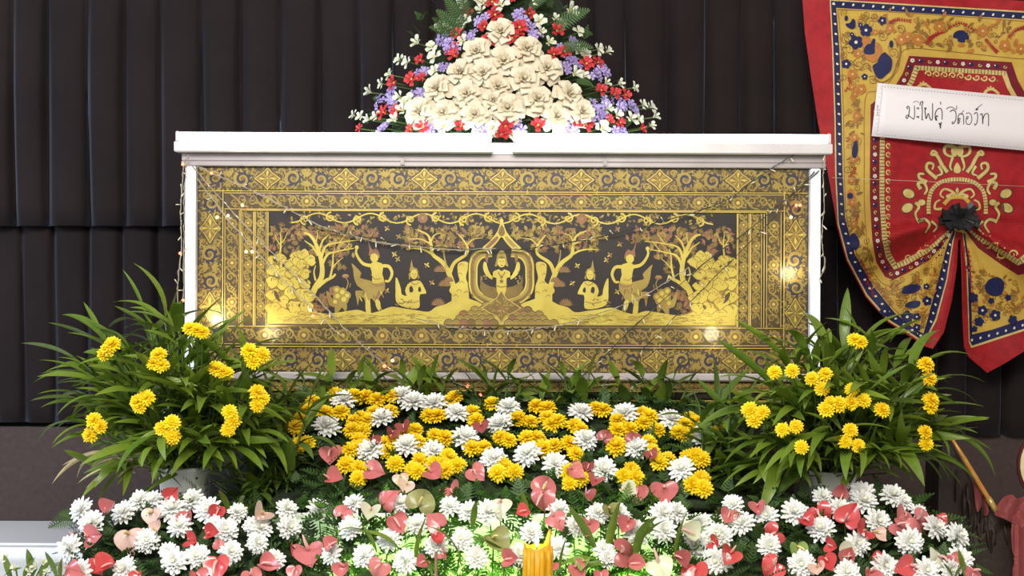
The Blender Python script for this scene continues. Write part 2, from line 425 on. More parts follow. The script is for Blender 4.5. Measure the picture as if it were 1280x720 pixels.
b.box((case_x(262), -0.014, case_z(489)), (case_x(995), -0.0005, case_z(487.3)))
b.box((case_x(262), -0.014, case_z(501)), (case_x(995), -0.0005, case_z(499)))
b.obj('lower_moulding', M_line, case, False)

GM = [M_lacq, M_brown, M_gold, M_gold2, M_gold3, M_line, M_copper, M_purple]
def cmap(u, v, l): return V((case_x(u), -0.0008-l*0.00035, case_z(v)))
X0, X1, Y0, Y1 = 248, 1009, 210.5, 465
def rect(A, a, bb, c, d, m, l): A.poly([(a, bb), (c, bb), (c, d), (a, d)], m, l)
def comma(A, u, v, a, L, m, l=2):
    A.leaf(u, v, a, L, L*0.42, m, l, 0.35*random.choice((-1, 1)))
def diamond(A, u, v, rx, ry):
    def q(k): return [(u, v-ry*k), (u+rx*.38*k, v-ry*.52*k), (u+rx*.52*k, v-ry*.42*k), (u+rx*k, v), (u+rx*.52*k, v+ry*.42*k), (u+rx*.38*k, v+ry*.52*k), (u, v+ry*k), (u-rx*.38*k, v+ry*.52*k), (u-rx*.52*k, v+ry*.42*k), (u-rx*k, v), (u-rx*.52*k, v-ry*.42*k), (u-rx*.38*k, v-ry*.52*k)]
    A.poly(q(1.12), M_brown, 4); A.poly(q(1.0), M_line, 5); A.poly(q(.9), M_gold3, 6); A.poly(q(.78), M_gold2, 7)
    for k in range(4):
        a = pi/2*k
        for da in (-.5, 0, .5): A.leaf(u+2*cos(a), v+2*sin(a), a+da, rx*.52, rx*.16, M_gold3 if da else M_gold, 8)
    A.disc(u, v, 1.9, M_gold3, 9); A.disc(u, v, 1.0, M_line, 10)
def band_outer(A, u0, u1, c, half, vert, phase, period=98.0):
    """row of quatrefoils and dark swirls between leaf scrolls"""
    old = A.tr
    if vert: A.tr = lambda a, q: old(c+q, a)
    else: A.tr = lambda a, q: old(a, c+q)
    rect(A, u0, -half, u1, half, M_brown, 0)
    a = u0
    while a < u1:      # small leaves fill the ground
        for q in range(int(-half)+2, int(half)-1, 3):
            aa = a+rnd(-1, 1)
            if u0+1 < aa < u1-4:
                A.leaf(aa, q+rnd(-1, 1), rnd(0, 6.28), rnd(4, 6.5), rnd(1.8, 3), random.choice((M_gold2, M_gold2, M_gold3, M_gold3)), 1, rnd(-.5, .5))
        a += 3.4
    k0 = int((u0-phase)/period)-1
    for k in range(k0, k0+12):
        ctr = phase+k*period
        for sgn in (1, -1):
            s_ = ctr+sgn*32
            if u0+13 < s_ < u1-13:
                A.disc(s_, -1*sgn, 11.2, M_purple, 2, 14, 1.1, .95)
                A.spiral(s_, -1*sgn, 10, 1.35, 2.2*sgn, 4.5, M_gold2, 1.4, 3, sgn)
                A.disc(s_+1, 0, 2.8, M_gold3, 3.8)
                for j in range(9):
                    t = 2*pi*j/9
                    comma(A, s_+10*cos(t), -sgn+9*sin(t), t+1.2*sgn, 5, M_gold2, 3.5)
            s_ = ctr+sgn*49
            if u0+4 < s_ < u1-4 and sgn == 1:
                for q in (-1, 1):
                    for da in (-.7, -.25, .25, .7): A.leaf(s_, q*2, q*pi/2+da, half*.75, 3.2, M_gold2, 3)
            for q in (-1, 1):
                uu = ctr+sgn*17
                if u0+6 < uu < u1-6:
                    A.spiral(uu, q*8.5, 4.6, 1.2, 0, 2.2, M_gold2, .9, 3, q*sgn)
        if u0+15 < ctr < u1-15:
            if vert: diamond(A, ctr, 0, 19, 13.5)
            else: diamond(A, ctr, 0, 16.5, 14)
    A.tr = old
def band_inner(A, u0, u1, c, half, vert, phase, period=49.0, bg=M_brown):
    """running scroll between small rosettes"""
    old = A.tr
    if vert: A.tr = lambda a, q: old(c+q, a)
    else: A.tr = lambda a, q: old(a, c+q)
    rect(A, u0, -half, u1, half, bg, 0)
    h = half-1.4
    k = int((u0-phase)/period)-1
    while phase+k*period < u1+period:
        o = phase+k*period
        if u0+half*.8 < o < u1-half*.8:
            for j in range(8): A.disc(o+h*.55*cos(j*pi/4), h*.55*sin(j*pi/4), h*.3, M_gold2, 2, 7)
            A.disc(o, 0, h*.5, M_gold3, 2.6); A.disc(o, 0, h*.26, M_line, 3)
        for sgn in (1, -1):
            for d in (.3,):
                uu = o+sgn*period*d
                if not (u0+h < uu < u1-h): continue
                A.line([(uu-sgn*h*1.3, -h*.9*sgn), (uu-sgn*h*.5, -h*.3*sgn), (uu+sgn*h*.2, h*.6*sgn), (uu+sgn*h*1.2, h*.8*sgn)], 2.0, M_gold2, 1.0, 2)
                A.spiral(uu+sgn*h*.35, -h*.25, h*.62, 1.4, pi*.5, 1.9, M_gold2, .8, 2.2, sgn)
                A.spiral(uu-sgn*h*.75, h*.35, h*.5, 1.2, -pi*.5, 1.7, M_gold2, .7, 2.2, -sgn)
                for _ in range(18): A.leaf(uu+rnd(-h*1.6, h*1.6), rnd(-h, h*.9), rnd(0, 6.28), h*.55, h*.24, random.choice((M_gold2, M_gold3)), 1.6, .4)
        k += 1
    for q in (-half+.5, half-.5):
        A.line([(u0, q), (u1, q)], .9, M_line, None, 3.5, 0)
    A.tr = old
A = Art(cmap, GM)
random.seed(11)
band_outer(A, X0, X1, 224.5, 14, False, 628); band_outer(A, X0, X1, 450.5, 14, False, 625)
band_outer(A, 239, 436, 262.5, 14, True, 287); band_outer(A, 239, 436, 994, 14.5, True, 292)
A.obj('outer_border', case)
A = Art(cmap, GM)
band_inner(A, 280, 979, 252.5, 10.5, False, 628); band_inner(A, 280, 979, 420, 11.5, False, 625)
band_inner(A, 264, 408, 290, 9.5, True, 330); band_inner(A, 264, 408, 967, 9.5, True, 330)
A.obj('inner_border', case)
A = Art(cmap, GM)
for c in (310, 326, 945, 929): band_inner(A, 266, 408, c, 7.2, True, 332, 26, M_brown)
for u0, v0, u1, v1 in ((X0, 239.6, X1, 240.6), (278, 238, 279.2, 437), (979, 238, 980.2, 437), (X0, 433.5, X1, 434.7), (300.5, 264, 302, 408), (317.5, 266, 318.6, 408), (334.4, 266, 335.6, 408), (936.5, 266, 937.7, 408), (954, 266, 955.2, 408), (920.3, 266, 921.6, 408), (300, 263.5, 957, 264.7), (335, 407, 921, 408)):
    rect(A, u0, v0, u1, v1, M_line, 12)
for u in (620, 640): pass
band_inner(A, 263, 994, 481, 5.5, False, 625, 30)
A.obj('narrow_border', case)
# vine border under the top band
A = Art(cmap, GM)
rect(A, 336, 265.5, 920, 282.5, M_lacq, 0.5)
def mirror2(A, fn):
    A.tr = lambda u, v: (u, v); fn(); A.tr = lambda u, v: (1255-u, v); fn(); A.tr = lambda u, v: (u, v)
def vine():
    per = 66.0
    for k in range(-1, 5):
        x = 628-per*(k+1)
        if x < 334: break
        pts = [(x+per*t/8, 273.5+6*cos(2*pi*t/8)) for t in range(9)]
        A.line([p for p in pts if p[0] < 628.5], 1.7, M_gold, None, 3)
        for q, (dx, dy, h) in enumerate(((17, 2, 1), (49, -1, -1))):
            if 338 < x+dx < 628:
                A.spiral(x+dx, 273.5+dy, 6.4, 1.3, 1.5*h, 2.0, M_gold, 1.0, 3.6, h)
                for _ in range(7):
                    a = rnd(0, 6.28); A.leaf(x+dx+rnd(-4, 4), 273.5+dy+rnd(-2, 2), a, rnd(5, 8), 3.4, random.choice((M_gold2, M_gold2, M_gold3)), 2, .3)
        for _ in range(22): A.leaf(x+rnd(0, per), 273.5+rnd(-6, 6), rnd(0, 6.28), 5, 2.4, random.choice((M_gold3, M_gold2)), 1.6)
    A.flower(528, 273, 6.5, M_copper, M_gold2, 4, 8)
mirror2(A, vine)
A.obj('vine_border', case)

# the painted forest scene: the right half mirrors the left
A = Art(cmap, GM)
rect(A, 336, 282.5, 920, 406.5, M_lacq, 0.6)
def z1(*pts): return [(330+x/4.8, 260+y/4.8) for x, y in pts]
def z2(*pts): return [(470+x/4.8, 260+y/4.8) for x, y in pts]
def z3(*pts): return [(560+x/4.8, 260+y/4.8) for x, y in pts]
def twigs(u0, v0, u1, v1, n, ms, L=(4, 7)):
    for _ in range(n):
        u, v = rnd(u0, u1), rnd(v0, v1); a = rnd(0, 6.28); m = random.choice(ms)
        for da in (-.9, -.3, .3, .9): A.leaf(u, v, a+da, rnd(*L), rnd(1.4, 2.2), m, 3)
def dots(ptlist, n, r, ms, L):
    for _ in range(n):
        (u, v) = random.choice(ptlist); A.leaf(u+rnd(-r, r), v+rnd(-r, r), rnd(0, 6.28), rnd(*L), 1.6, random.choice(ms), 7)
def half():
    # foliage behind
    twigs(338, 284, 470, 300, 110, (M_copper, M_gold3, M_copper, M_gold3, M_gold2))
    twigs(338, 300, 372, 316, 20, (M_copper, M_gold3))
    twigs(385, 296, 440, 322, 60, (M_gold3, M_copper, M_gold2))
    twigs(505, 284, 588, 312, 120, (M_gold3, M_gold2, M_gold3, M_copper))
    twigs(588, 284, 612, 298, 26, (M_gold2, M_gold3))
    twigs(415, 325, 428, 338, 8, (M_gold3,)); twigs(398, 366, 408, 388, 16, (M_copper, M_gold3)); twigs(388, 372, 398, 392, 10, (M_copper,))
    twigs(408, 362, 416, 372, 5, (M_copper,))
    # falling blossom sprigs
    for (x, y) in z2((65, 125), (135, 175), (50, 215), (130, 310), (305, 345), (335, 450), (65, 500), (110, 280)):
        for j in range(4): A.leaf(x, y, j*1.57+.6, 4.2, 1.9, random.choice((M_gold2, M_gold, M_copper)), 4)
    # trees
    T = lambda pts, a, c, m=M_gold: A.line(pts, a, m, c, 5)
    T(z1((250, 640), (275, 560), (310, 480), (345, 420), (348, 350), (330, 270), (300, 200), (270, 165), (238, 155)), 9, 2.2)
    T(z1((348, 350), (380, 285), (440, 265), (540, 245)), 3.6, 1.0); T(z1((345, 300), (370, 235), (440, 213), (575, 195)), 3.4, .9)
    T(z1((330, 265), (350, 205), (372, 180), (392, 160)), 2.6, .8); T(z1((325, 290), (290, 235), (262, 215), (242, 200)), 2.6, .8)
    T(z1((320, 480), (370, 440), (410, 420), (430, 400)), 5, 2.4); T(z1((395, 430), (412, 350), (415, 290), (425, 240)), 3, .7)
    T(z1((412, 360), (445, 325), (475, 300)), 1.6, .6); T(z1((305, 240), (320, 170), (318, 140)), 1.4, .5)
    T(z1((470, 262), (500, 232), (515, 210)), 1.2, .5); T(z1((450, 215), (480, 175), (500, 150)), 1.2, .5); T(z1((310, 440), (300, 390), (310, 350)), 2.4, 1)
    T(z1((95, 290), (100, 240), (100, 190), (95, 150)), 2.6, .7); T(z1((100, 230), (75, 195), (65, 160)), 1.3, .5); T(z1((100, 220), (125, 190), (140, 150)), 1.3, .5)
    T(z2((470, 600), (470, 500), (440, 400), (400, 330), (340, 280), (330, 220), (310, 165), (250, 135)), 8, 1.6)
    T(z2((340, 280), (290, 255), (230, 245), (180, 250)), 3, .8); T(z2((330, 220), (270, 190), (200, 190)), 2.4, .7)
    T(z2((440, 400), (470, 330), (540, 280), (548, 235), (520, 190), (495, 160)), 5, 1.2); T(z2((540, 230), (580, 190), (640, 180)), 1.8, .6)
    T(z2((425, 360), (410, 300), (405, 250)), 2.6, 1, M_gold2); T(z2((330, 200), (350, 165), (390, 150)), 1.8, .6)
    # rocks
    rk = z1((22, 690), (22, 350), (45, 300), (85, 278), (120, 300), (150, 330), (240, 360), (285, 385), (255, 410), (230, 430), (280, 450), (265, 490), (300, 520), (300, 560), (275, 590), (290, 620), (330, 640), (330, 690))
    A.poly(catmull(rk[1:-1], 3)+[rk[-1], rk[0]], M_gold2, 5.4)
    for ri, (x, y, r) in enumerate(((60, 320, 36), (100, 305, 30), (200, 295, 38), (240, 285, 34), (275, 320, 36), (180, 330, 34), (230, 350, 36), (130, 345, 38), (60, 380, 40), (110, 400, 40), (175, 395, 42), (240, 400, 36), (55, 450, 40), (200, 450, 40), (125, 460, 44), (250, 465, 32), (60, 530, 44), (160, 520, 44), (235, 525, 46), (275, 540, 34), (110, 570, 44), (55, 610, 44), (190, 600, 46), (255, 600, 40), (120, 640, 40), (290, 650, 34), (215, 655, 36))):
        (u, v), = z1((x, y)); r /= 4.8; q = rnd(0, 6)
        pts = [(u+r*(1+.14*sin(3*a+q)+.08*sin(7*a+q))*cos(a), v+r*.86*(1+.14*sin(3*a+q)+.08*sin(7*a+q))*sin(a)) for a in [2*pi*k/18 for k in range(18)]]
        A.poly([(u+(a-u)*1.10, v+(b_-v)*1.10) for a, b_ in pts], M_gold3, 7+ri*.5); A.poly(pts, M_gold, 7.22+ri*.5)
        for k in range(3):
            a = rnd(2.6, 5.6); A.line([(u+r*.3*cos(a), v+r*.3*sin(a)), (u+r*.6*cos(a+.4), v+r*.55*sin(a+.4)), (u+r*.75*cos(a+.9), v+r*.65*sin(a+.9))], .9, M_gold3, .3, 7.42+ri*.5, 3)
    for (x, y) in z1((150, 385), (215, 425), (90, 430), (70, 350), (250, 370), (100, 520), (200, 560), (150, 600)):
        for da in (-1.2, -.7, -.2, .3): A.leaf(x, y, -pi/2+da, rnd(3.5, 6), 1.5, random.choice((M_gold3, M_copper, M_gold2)), 21)
    for (x, y) in z1((65, 320), (120, 345), (85, 530), (110, 655), (215, 590), (255, 440)): A.disc(x, y, rnd(1.2, 2.2), M_brown, 21.5, 9, 1.5, .8, rnd(0, 3))
    A.poly(z1((62, 500), (80, 510), (95, 550), (105, 570), (80, 555), (65, 530)), M_brown, 21.5, 2)
    # ground
    g = [(336, 406), (336, 392), (352, 390), (372, 393), (392, 391), (410, 393), (432, 390), (448, 388), (462, 392), (476, 389), (490, 384), (505, 386), (520, 388), (536, 390), (545, 384), (556, 381), (566, 376), (580, 372), (600, 378), (628, 385), (628, 406)]
    A.poly(catmull(g[1:-1], 3)+[g[-1], g[0]], M_gold, 22)
    for q in range(170):
        u, v = rnd(345, 560), rnd(393, 405); A.line([(u, v), (u+rnd(2, 5), v-rnd(0, 1.5)), (u+rnd(5, 11), v+rnd(-.5, 1))], .8, random.choice((M_gold3, M_gold2)), .3, 22.5, 3)
    # rock column beside the shrine
    A.poly(z2((455, 600), (470, 540), (440, 500), (455, 470), (500, 440), (492, 400), (490, 340), (520, 322), (552, 330), (550, 370), (540, 420), (556, 470), (560, 560), (580, 620), (500, 640)), M_gold, 6, 3)
    for (x, y) in z2((515, 345), (515, 450), (480, 530), (530, 560), (505, 400), (545, 510), (500, 500)): A.line([(x-3, y), (x, y-2), (x+3, y+1)], 1, M_gold3, .4, 7)
    # plants
    for (x, y, r, n) in ((550, 340, 9, 9), (556, 358, 9, 11), (548, 382, 10, 11), (561, 352, 7, 8)):
        for j in range(n): A.leaf(x, y, -pi*(.05+.9*j/(n-1)), r, 2.2, M_copper if j % 2 else M_gold3, 6.2)
    # flower bearer crouching
    for (x, y, r) in ((421, 363, 5), (428, 366, 6), (434, 370, 5), (422, 371, 6), (430, 375, 6.5), (419, 378, 5)): A.disc(x, y, r, M_gold2, 6, 9); A.disc(x, y, r*.5, M_gold, 6.6, 8)
    A.poly(z1((380, 540), (375, 500), (395, 520), (420, 560), (480, 560), (500, 590), (490, 630), (470, 600), (440, 640), (425, 640), (425, 600), (395, 590)), M_gold2, 6.2, 2)
    A.line(z1((495, 490), (505, 450), (490, 420)), 1.5, M_gold2, .8, 6); A.disc(432, 346, 4.6, M_copper, 6, 9, 1, .6); A.disc(432, 345, 3, M_gold2, 6.5, 8, 1, .5); A.line(z1((515, 480), (520, 455)), 1, M_gold2, .8, 6)
    # half bird dancer
    A.poly(z1((600, 500), (560, 470), (540, 420), (535, 370), (525, 335), (560, 365), (585, 395), (575, 420), (600, 430), (640, 440), (680, 450), (722, 440), (725, 490), (705, 520), (690, 550), (700, 590), (712, 625), (690, 600), (660, 560), (640, 545), (640, 590), (645, 640), (620, 635), (610, 580), (600, 545), (575, 540), (565, 590), (555, 545), (550, 500)), M_gold2, 6, 2)
    A.poly(z1((635, 345), (660, 325), (690, 330), (715, 345), (710, 400), (720, 445), (655, 455), (650, 420), (645, 380)), M_gold, 6.6, 2)
    A.line(z1((645, 350), (600, 340), (570, 310), (552, 270), (560, 240)), 4.6, M_gold, 2.2, 6.5); A.disc(*z1((556, 240))[0], 2.6, M_gold, 6.8, 8)
    A.line(z1((712, 350), (750, 355), (768, 395), (750, 440), (725, 440)), 4.4, M_gold, 2.6, 6.5)
    A.disc(*z1((662, 300))[0], 6.2, M_gold, 6.9, 12, .85, 1.0)
    A.poly(z1((628, 290), (632, 255), (622, 195), (640, 240), (655, 255), (672, 245), (690, 270), (695, 305), (680, 285), (660, 275), (640, 285)), M_copper, 7.2, 2)
    for j in range(14): A.leaf(rnd(448, 478), rnd(358, 372), rnd(1, 2.4), rnd(5, 9), 1.8, random.choice((M_gold3, M_copper, M_gold)), 7)
    A.line(z1((640, 400), (665, 430), (700, 425)), 1, M_gold3, .6, 7.4); A.line(z1((650, 460), (690, 470), (722, 460)), 1.4, M_copper, 1, 7.4)
    A.poly(z1((610, 560), (635, 560), (640, 600), (640, 650), (615, 640)), M_gold, 6.6, 2); A.poly(z1((670, 550), (695, 560), (700, 600), (690, 620), (672, 590)), M_gold, 6.6, 2)
    # kneeling figure with joined hands
    A.poly(z2((175, 500), (190, 460), (225, 440), (265, 440), (290, 480), (302, 515), (265, 520), (262, 560), (260, 600), (215, 605), (150, 590), (120, 560), (118, 500), (118, 420), (135, 440), (150, 490), (155, 520), (185, 530)), M_gold, 6, 2)
    A.poly(z2((200, 480), (215, 470), (225, 500), (205, 510)), M_lacq, 6.8, 2); A.poly(z2((255, 480), (265, 475), (272, 500), (255, 505)), M_lacq, 6.8, 2)
    A.disc(*z2((228, 400))[0], 5.6, M_gold, 6.6, 12, .85, 1.1)
    A.poly(z2((200, 385), (205, 360), (214, 310), (222, 355), (245, 365), (258, 395), (240, 375), (220, 372)), M_gold2, 7, 2)
    A.poly(z2((196, 400), (204, 385), (206, 430), (198, 430)), M_gold2, 7); A.poly(z2((255, 395), (262, 420), (250, 430)), M_gold2, 7)
    for (x, y) in z2((222, 398), (238, 398), (230, 412)): A.disc(x, y, .7, M_gold3, 7.5, 6)
    A.line(z2((205, 445), (235, 462), (262, 445)), 1, M_gold3, .7, 7.2); A.line(z2((160, 560), (210, 570), (258, 560)), 1.1, M_gold3, .7, 7.2)
    for j in range(8): A.leaf(rnd(496, 520), rnd(374, 384), rnd(2, 4), rnd(4, 7), 1.5, M_gold3, 7)
mirror2(A, half)
# shrine in the middle
def arch(k, m, l, smooth=4):
    cx, cy = 626.7, 347; pts = []
    for (x, y) in z3((125, 400), (130, 320), (165, 265), (240, 250), (320, 250), (400, 250), (475, 265), (510, 320), (515, 400), (512, 490), (470, 550), (400, 585), (320, 600), (240, 585), (165, 545), (130, 490)):
        pts.append((cx+(x-cx)*k, cy+(y-cy)*k))
    A.poly(pts, m, l, smooth)
_lay0 = A.lay
A.lay = lambda l: _lay0(l+16)
arch(1.03, M_brown, 7.6); arch(1.0, M_gold, 8); arch(.95, M_gold3, 8.4); arch(.86, M_gold2, 8.8); arch(.78, M_gold, 9.2); arch(.735, M_lacq, 9.6)
for j in range(20):
    for sgn in (-1, 1):
        A.leaf(626.7+sgn*37, 315+j*2.9, pi/2+sgn*.7, 5, 1.6, M_copper if j % 2 else M_gold3, 9)
A.poly(z3((205, 240), (250, 200), (295, 140), (322, 75), (348, 140), (395, 200), (440, 245), (390, 250), (345, 205), (320, 175), (295, 205), (250, 250)), M_gold, 10, 3)
A.poly(z3((300, 150), (321, 100), (342, 150), (321, 172)), M_gold3, 10.4, 2); A.poly(z3((225, 235), (290, 170), (300, 185), (250, 238)), M_copper, 10.4, 2); A.poly(z3((418, 238), (352, 170), (342, 185), (392, 240)), M_gold2, 10.4, 2)
A.poly(z3((260, 250), (295, 205), (320, 182), (345, 205), (382, 250), (375, 300), (265, 300)), M_lacq, 10.6)
A.disc(*z3((320, 78))[0], 2.4, M_line, 11)
def deity():
    A.poly(z3((321, 380), (285, 375), (268, 390), (265, 430), (225, 400), (210, 360), (215, 325), (230, 330), (240, 370), (268, 415), (290, 420), (290, 470), (300, 520), (321, 520)), M_gold, 11, 2)
    A.poly(z3((190, 470), (215, 480), (270, 500), (300, 520), (321, 560), (270, 545), (215, 525)), M_gold3, 10.8, 2)
    A.poly(z3((195, 400), (205, 440), (250, 470), (290, 480), (290, 520), (230, 510), (195, 470)), M_gold3, 10.7, 2)
    A.disc(*z3((232, 300))[0], 3, M_copper, 10.9, 8, .7, 1.6); A.line(z3((235, 330), (228, 300), (240, 275)), 2, M_gold3, .8, 10.9)
    A.poly(z3((288, 320), (295, 280), (305, 265), (321, 248), (321, 290), (300, 300), (296, 345), (280, 350)), M_gold2, 11.6, 2)
    for q in range(6): A.disc(*z3((rnd(200, 250), rnd(380, 450)))[0], 1.2, M_gold2, 11, 6)
def dm(fn):
    A.tr = lambda u, v: (u, v); fn(); A.tr = lambda u, v: (2*626.8-u, v); fn(); A.tr = lambda u, v: (u, v)
dm(deity)
A.disc(*z3((321, 325))[0], 6.4, M_gold, 11.4, 14, .82, 1.05); A.poly(z3((300, 300), (321, 285), (342, 300), (321, 306)), M_gold3, 11.8)
for (x, y, r) in ((312, 320, .8), (330, 320, .8), (321, 345, 1.0)): A.disc(*z3((x, y))[0], r, M_gold3, 12, 7, 1.4, .7)
A.line(z3((300, 385), (321, 412), (342, 385)), 1.2, M_gold3, None, 12); A.disc(*z3((321, 415))[0], 1.8, M_gold3, 12); A.disc(*z3((321, 440))[0], 2.4, M_gold3, 12); A.line(z3((285, 465), (321, 475), (358, 465)), 1.2, M_gold3, None, 12)
def scales():
    for r in range(5):
        for k in range(9):
            u = 626.7+(k+.5*(r % 2))*9.4; v = 381+r*5.4
            if u > 626.7+24+r*12 or abs(u-626.7) < 14-abs(r-1)*3: continue
            A.disc(u, v+2, 6.2, M_brown, 12+r, 12); A.disc(u, v+2.4, 5.6, random.choice((M_gold2, M_gold2, M_gold3, M_copper)) if random.random() < .8 else M_gold2, 12.5+r, 12); A.line([(u-3.6, v+1), (u, v-1.6), (u+3.6, v+1)], .8, M_gold3, .4, 12.8+r, 4)
dm(scales)
q = z3((320, 490), (350, 540), (420, 585), (440, 600), (400, 625), (345, 650), (320, 690), (295, 650), (240, 625), (200, 600), (220, 585), (290, 540))
A.poly(q, M_line, 18); A.poly([(626.7+(x-626.7)*.93, 385+(y-385)*.93) for x, y in q], M_gold3, 18.5)
for j in range(40):
    a = rnd(0, 6.28); d = rnd(2, 11); A.leaf(626.7+d*1.3*cos(a), 384+d*sin(a), a, rnd(3, 5), 1.5, M_gold2, 19)
A.disc(626.7, 385, 2.6, M_copper, 20)
rect(A, 336, 405.8, 920, 407.2, M_brown, 24)
A.obj('painted_scene', case)

# ------------------------------------------------------------------ fluorescent lights on the case
def fluoro(u0, u1, label):
    t = thing('fluorescent_light', label, 'light', (case_x((u0+u1)/2), -0.03, case_z(193.5)), 'tube lights on top of the coffin case')
    b = MB(); b.box((case_x(u0), -0.062, case_z(193.3)), (case_x(u1), 0.0, case_z(180)), bev=0.004); b.obj('batten', M_alu, t, False)
    b = MB(); b.tube([(case_x(u0+4), -0.03, case_z(173.5)), (case_x(u1-4), -0.03, case_z(173.5))], 0.0165, 14); b.obj('tube', M_tube, t)
    for a in (u0+1, u1-5):
        b = MB(); b.box((case_x(a), -0.05, case_z(180.2)), (case_x(a+4), -0.01, case_z(167)), bev=0.004); b.obj('socket', M_alu, t, False)
fluoro(222, 615, 'left lit white fluorescent tube light along the top of the case')
fluoro(640, 1035, 'right lit white fluorescent tube light along the top of the case')

# ------------------------------------------------------------------ flower meshes
def petal(mb, az, r0, z0, L, W, e0, e1, mi=0, n=4, cup=0.25, tipw=1.0):
    """spoon shaped petal; elevation runs from e0 to e1 (radians) along its length"""
    d = V((cos(az), sin(az), 0)); side = V((-sin(az), cos(az), 0)); p = d*r0+V((0, 0, z0)); vs = []
    for i in range(n+1):
        t = i/n; e = e0+(e1-e0)*t
        up = V((-d.x*sin(e), -d.y*sin(e), cos(e)))
        wd = W*0.5*(0.38+0.62*sin(pi*min(1, .18+.62*t)))*(1 if i < n else .45*tipw)
        vs += [p-side*wd+up*wd*cup*2, p, p+side*wd+up*wd*cup*2]
        p = p+(d*cos(e)+V((0, 0, sin(e))))*(L/n)
    mb.add(vs, [(3*i+j, 3*i+j+1, 3*i+4+j, 3*i+3+j) for i in range(n) for j in (0, 1)], mi)
def make_mum(seed, layers, m, name):
    rs = random.Random(seed); mb = MB()
    for (n, r0, z0, L, W, e0, e1) in layers:
        o = rs.uniform(0, 6)
        for k in range(n):
            petal(mb, o+2*pi*k/n+rs.uniform(-.1, .1), r0, z0, L*rs.uniform(.85, 1.08), W, e0+rs.uniform(-.12, .12), e1+rs.uniform(-.15, .15))
    return mb.me(name, m)
WL = [(13, .08, -.12, 1.0, .34, -.15, .05), (13, .08, -.04, .96, .34, .12, .35), (12, .07, .03, .84, .32, .40, .75), (10, .05, .08, .68, .30, .72, 1.1), (7, .04, .10, .50, .26, 1.0, 1.6)]
YL = [(15, .10, -.12, .94, .34, -.3, -.3), (15, .10, -.02, .92, .34, .02, .1), (14, .09, .06, .82, .32, .35, .5), (12, .06, .12, .68, .30, .68, .95), (9, .04, .14, .52, .27, 1.0, 1.4)]
WM = [make_mum(k, WL, M_white, 'chrysanthemum') for k in range(4)]
YM = [make_mum(k+10, YL, M_yel, 'yellow_chrysanthemum') for k in range(4)]
mb = MB(); mb.ball((0, 0, .36), .17, 8, 5); ME_wc = mb.me('flower_centre', M_wcen)
mb = MB(); mb.ball((0, 0, .36), .22, 8, 5); ME_yc = mb.me('flower_centre', M_ycen)
def heart_mesh(seed, cup, fold, wave):
    rs = random.Random(seed); n, k = 28, 6; vs = [V((0, 0, 0))]; ph = rs.uniform(0, 6)
    for r in range(1, k+1):
        s = r/k
        for j in range(n):
            t = 2*pi*j/n
            x = 15*sin(t)*abs(sin(t))**1.5/31; y = (13.5*cos(t)-4*cos(2*t)-1.6*cos(3*t)-.5*cos(4*t))/30-.20
            x *= s; y *= s
            rr = math.hypot(x, y)
            z = cup*rr*rr*2+fold*abs(x)+wave*s*s*sin(3*t+ph)*.1-.012*abs(sin(2.5*t))*s
            vs.append(V((x, y, z)))
    fs = [(0, 1+j, 1+(j+1) % n) for j in range(n)]
    for r in range(k-1):
        fs += [(1+r*n+j, 1+(r+1)*n+j, 1+(r+1)*n+(j+1) % n, 1+r*n+(j+1) % n) for j in range(n)]
    return vs, fs
HV = [heart_mesh(1, .25, .12, .6), heart_mesh(2, .55, .45, .8), heart_mesh(3, -.35, .30, 1.0), heart_mesh(4, .60, 1.0, .6)]
AM = {c: [mesh('anthurium', v, f, m) for v, f in HV] for c, m in ANT.items()}
def spadix_me(m, name, lean):
    mb = MB(); pts = [V((0, -.02-lean*.5*t*t, .02+.62*t-.1*t*t)) for t in (0, .2, .4, .6, .8, .95, 1.0)]
    mb.tube(pts, [.045, .058, .056, .05, .042, .028, .01], 8); return mb.me(name, m)
SPX = [spadix_me(M_spx, 'spadix', k) for k in (.3, -.6, .8)]; SPY = spadix_me(M_spy, 'spadix', .2)
def rose_petal(mb, az, r0, z0, rw, L, e0, e1, span, nu=5, nv=5, tipw=.62):
    vs = []
    for i in range(nv+1):
        t = i/nv
        # integrate profile
        r, z = r0, z0; st = 12
        for q in range(int(st*t)): e = e0+(e1-e0)*(q/st); r += cos(e)*L/st; z += sin(e)*L/st
        for j in range(nu+1):
            s = j/nu*2-1; shape = interp(t, [0, .3, .6, .85, 1], [.6, .9, 1, .88, tipw])
            a = az+s*span*shape
            dr = -.05*(1-abs(s))*t*t; wob = .03*sin(7*s+az*3)*t
            vs.append(V(((r+dr)*cos(a), (r+dr)*sin(a), z-(.10*L*s*s*t*t)+wob)))
    mb.add(vs, [(i*(nu+1)+j, i*(nu+1)+j+1, (i+1)*(nu+1)+j+1, (i+1)*(nu+1)+j) for i in range(nv) for j in range(nu)])
mb = MB()
for k in range(5): rose_petal(mb, k*2*pi/5+.3, .12, -.10+.05*(k % 2), 0, .84, .95, -.25, .62)
for k in range(4): rose_petal(mb, k*2*pi/4+.8, .10, -.02+.04*(k % 2), 0, .74, 1.25, .25, .74)
for k in range(4): rose_petal(mb, k*2*pi/4+.2, .08, .06, 0, .62, 1.45, .75, .82)
for k in range(3): rose_petal(mb, k*2*pi/3, .05, .10, 0, .56, 1.5, 1.35, 1.1)
mb.lathe([(.0, .5), (.05, .56), (.09, .62), (.07, .66), (.04, .60), (.03, .55)], (0, 0, 0), 10)
ME_rose = mb.me('rose', M_rose)
mb = MB(); rose_petal(mb, 0, .14, -.20, 0, .92, .55, -.55, .60, 6, 6); ME_rpet = mb.me('petal', M_rose)
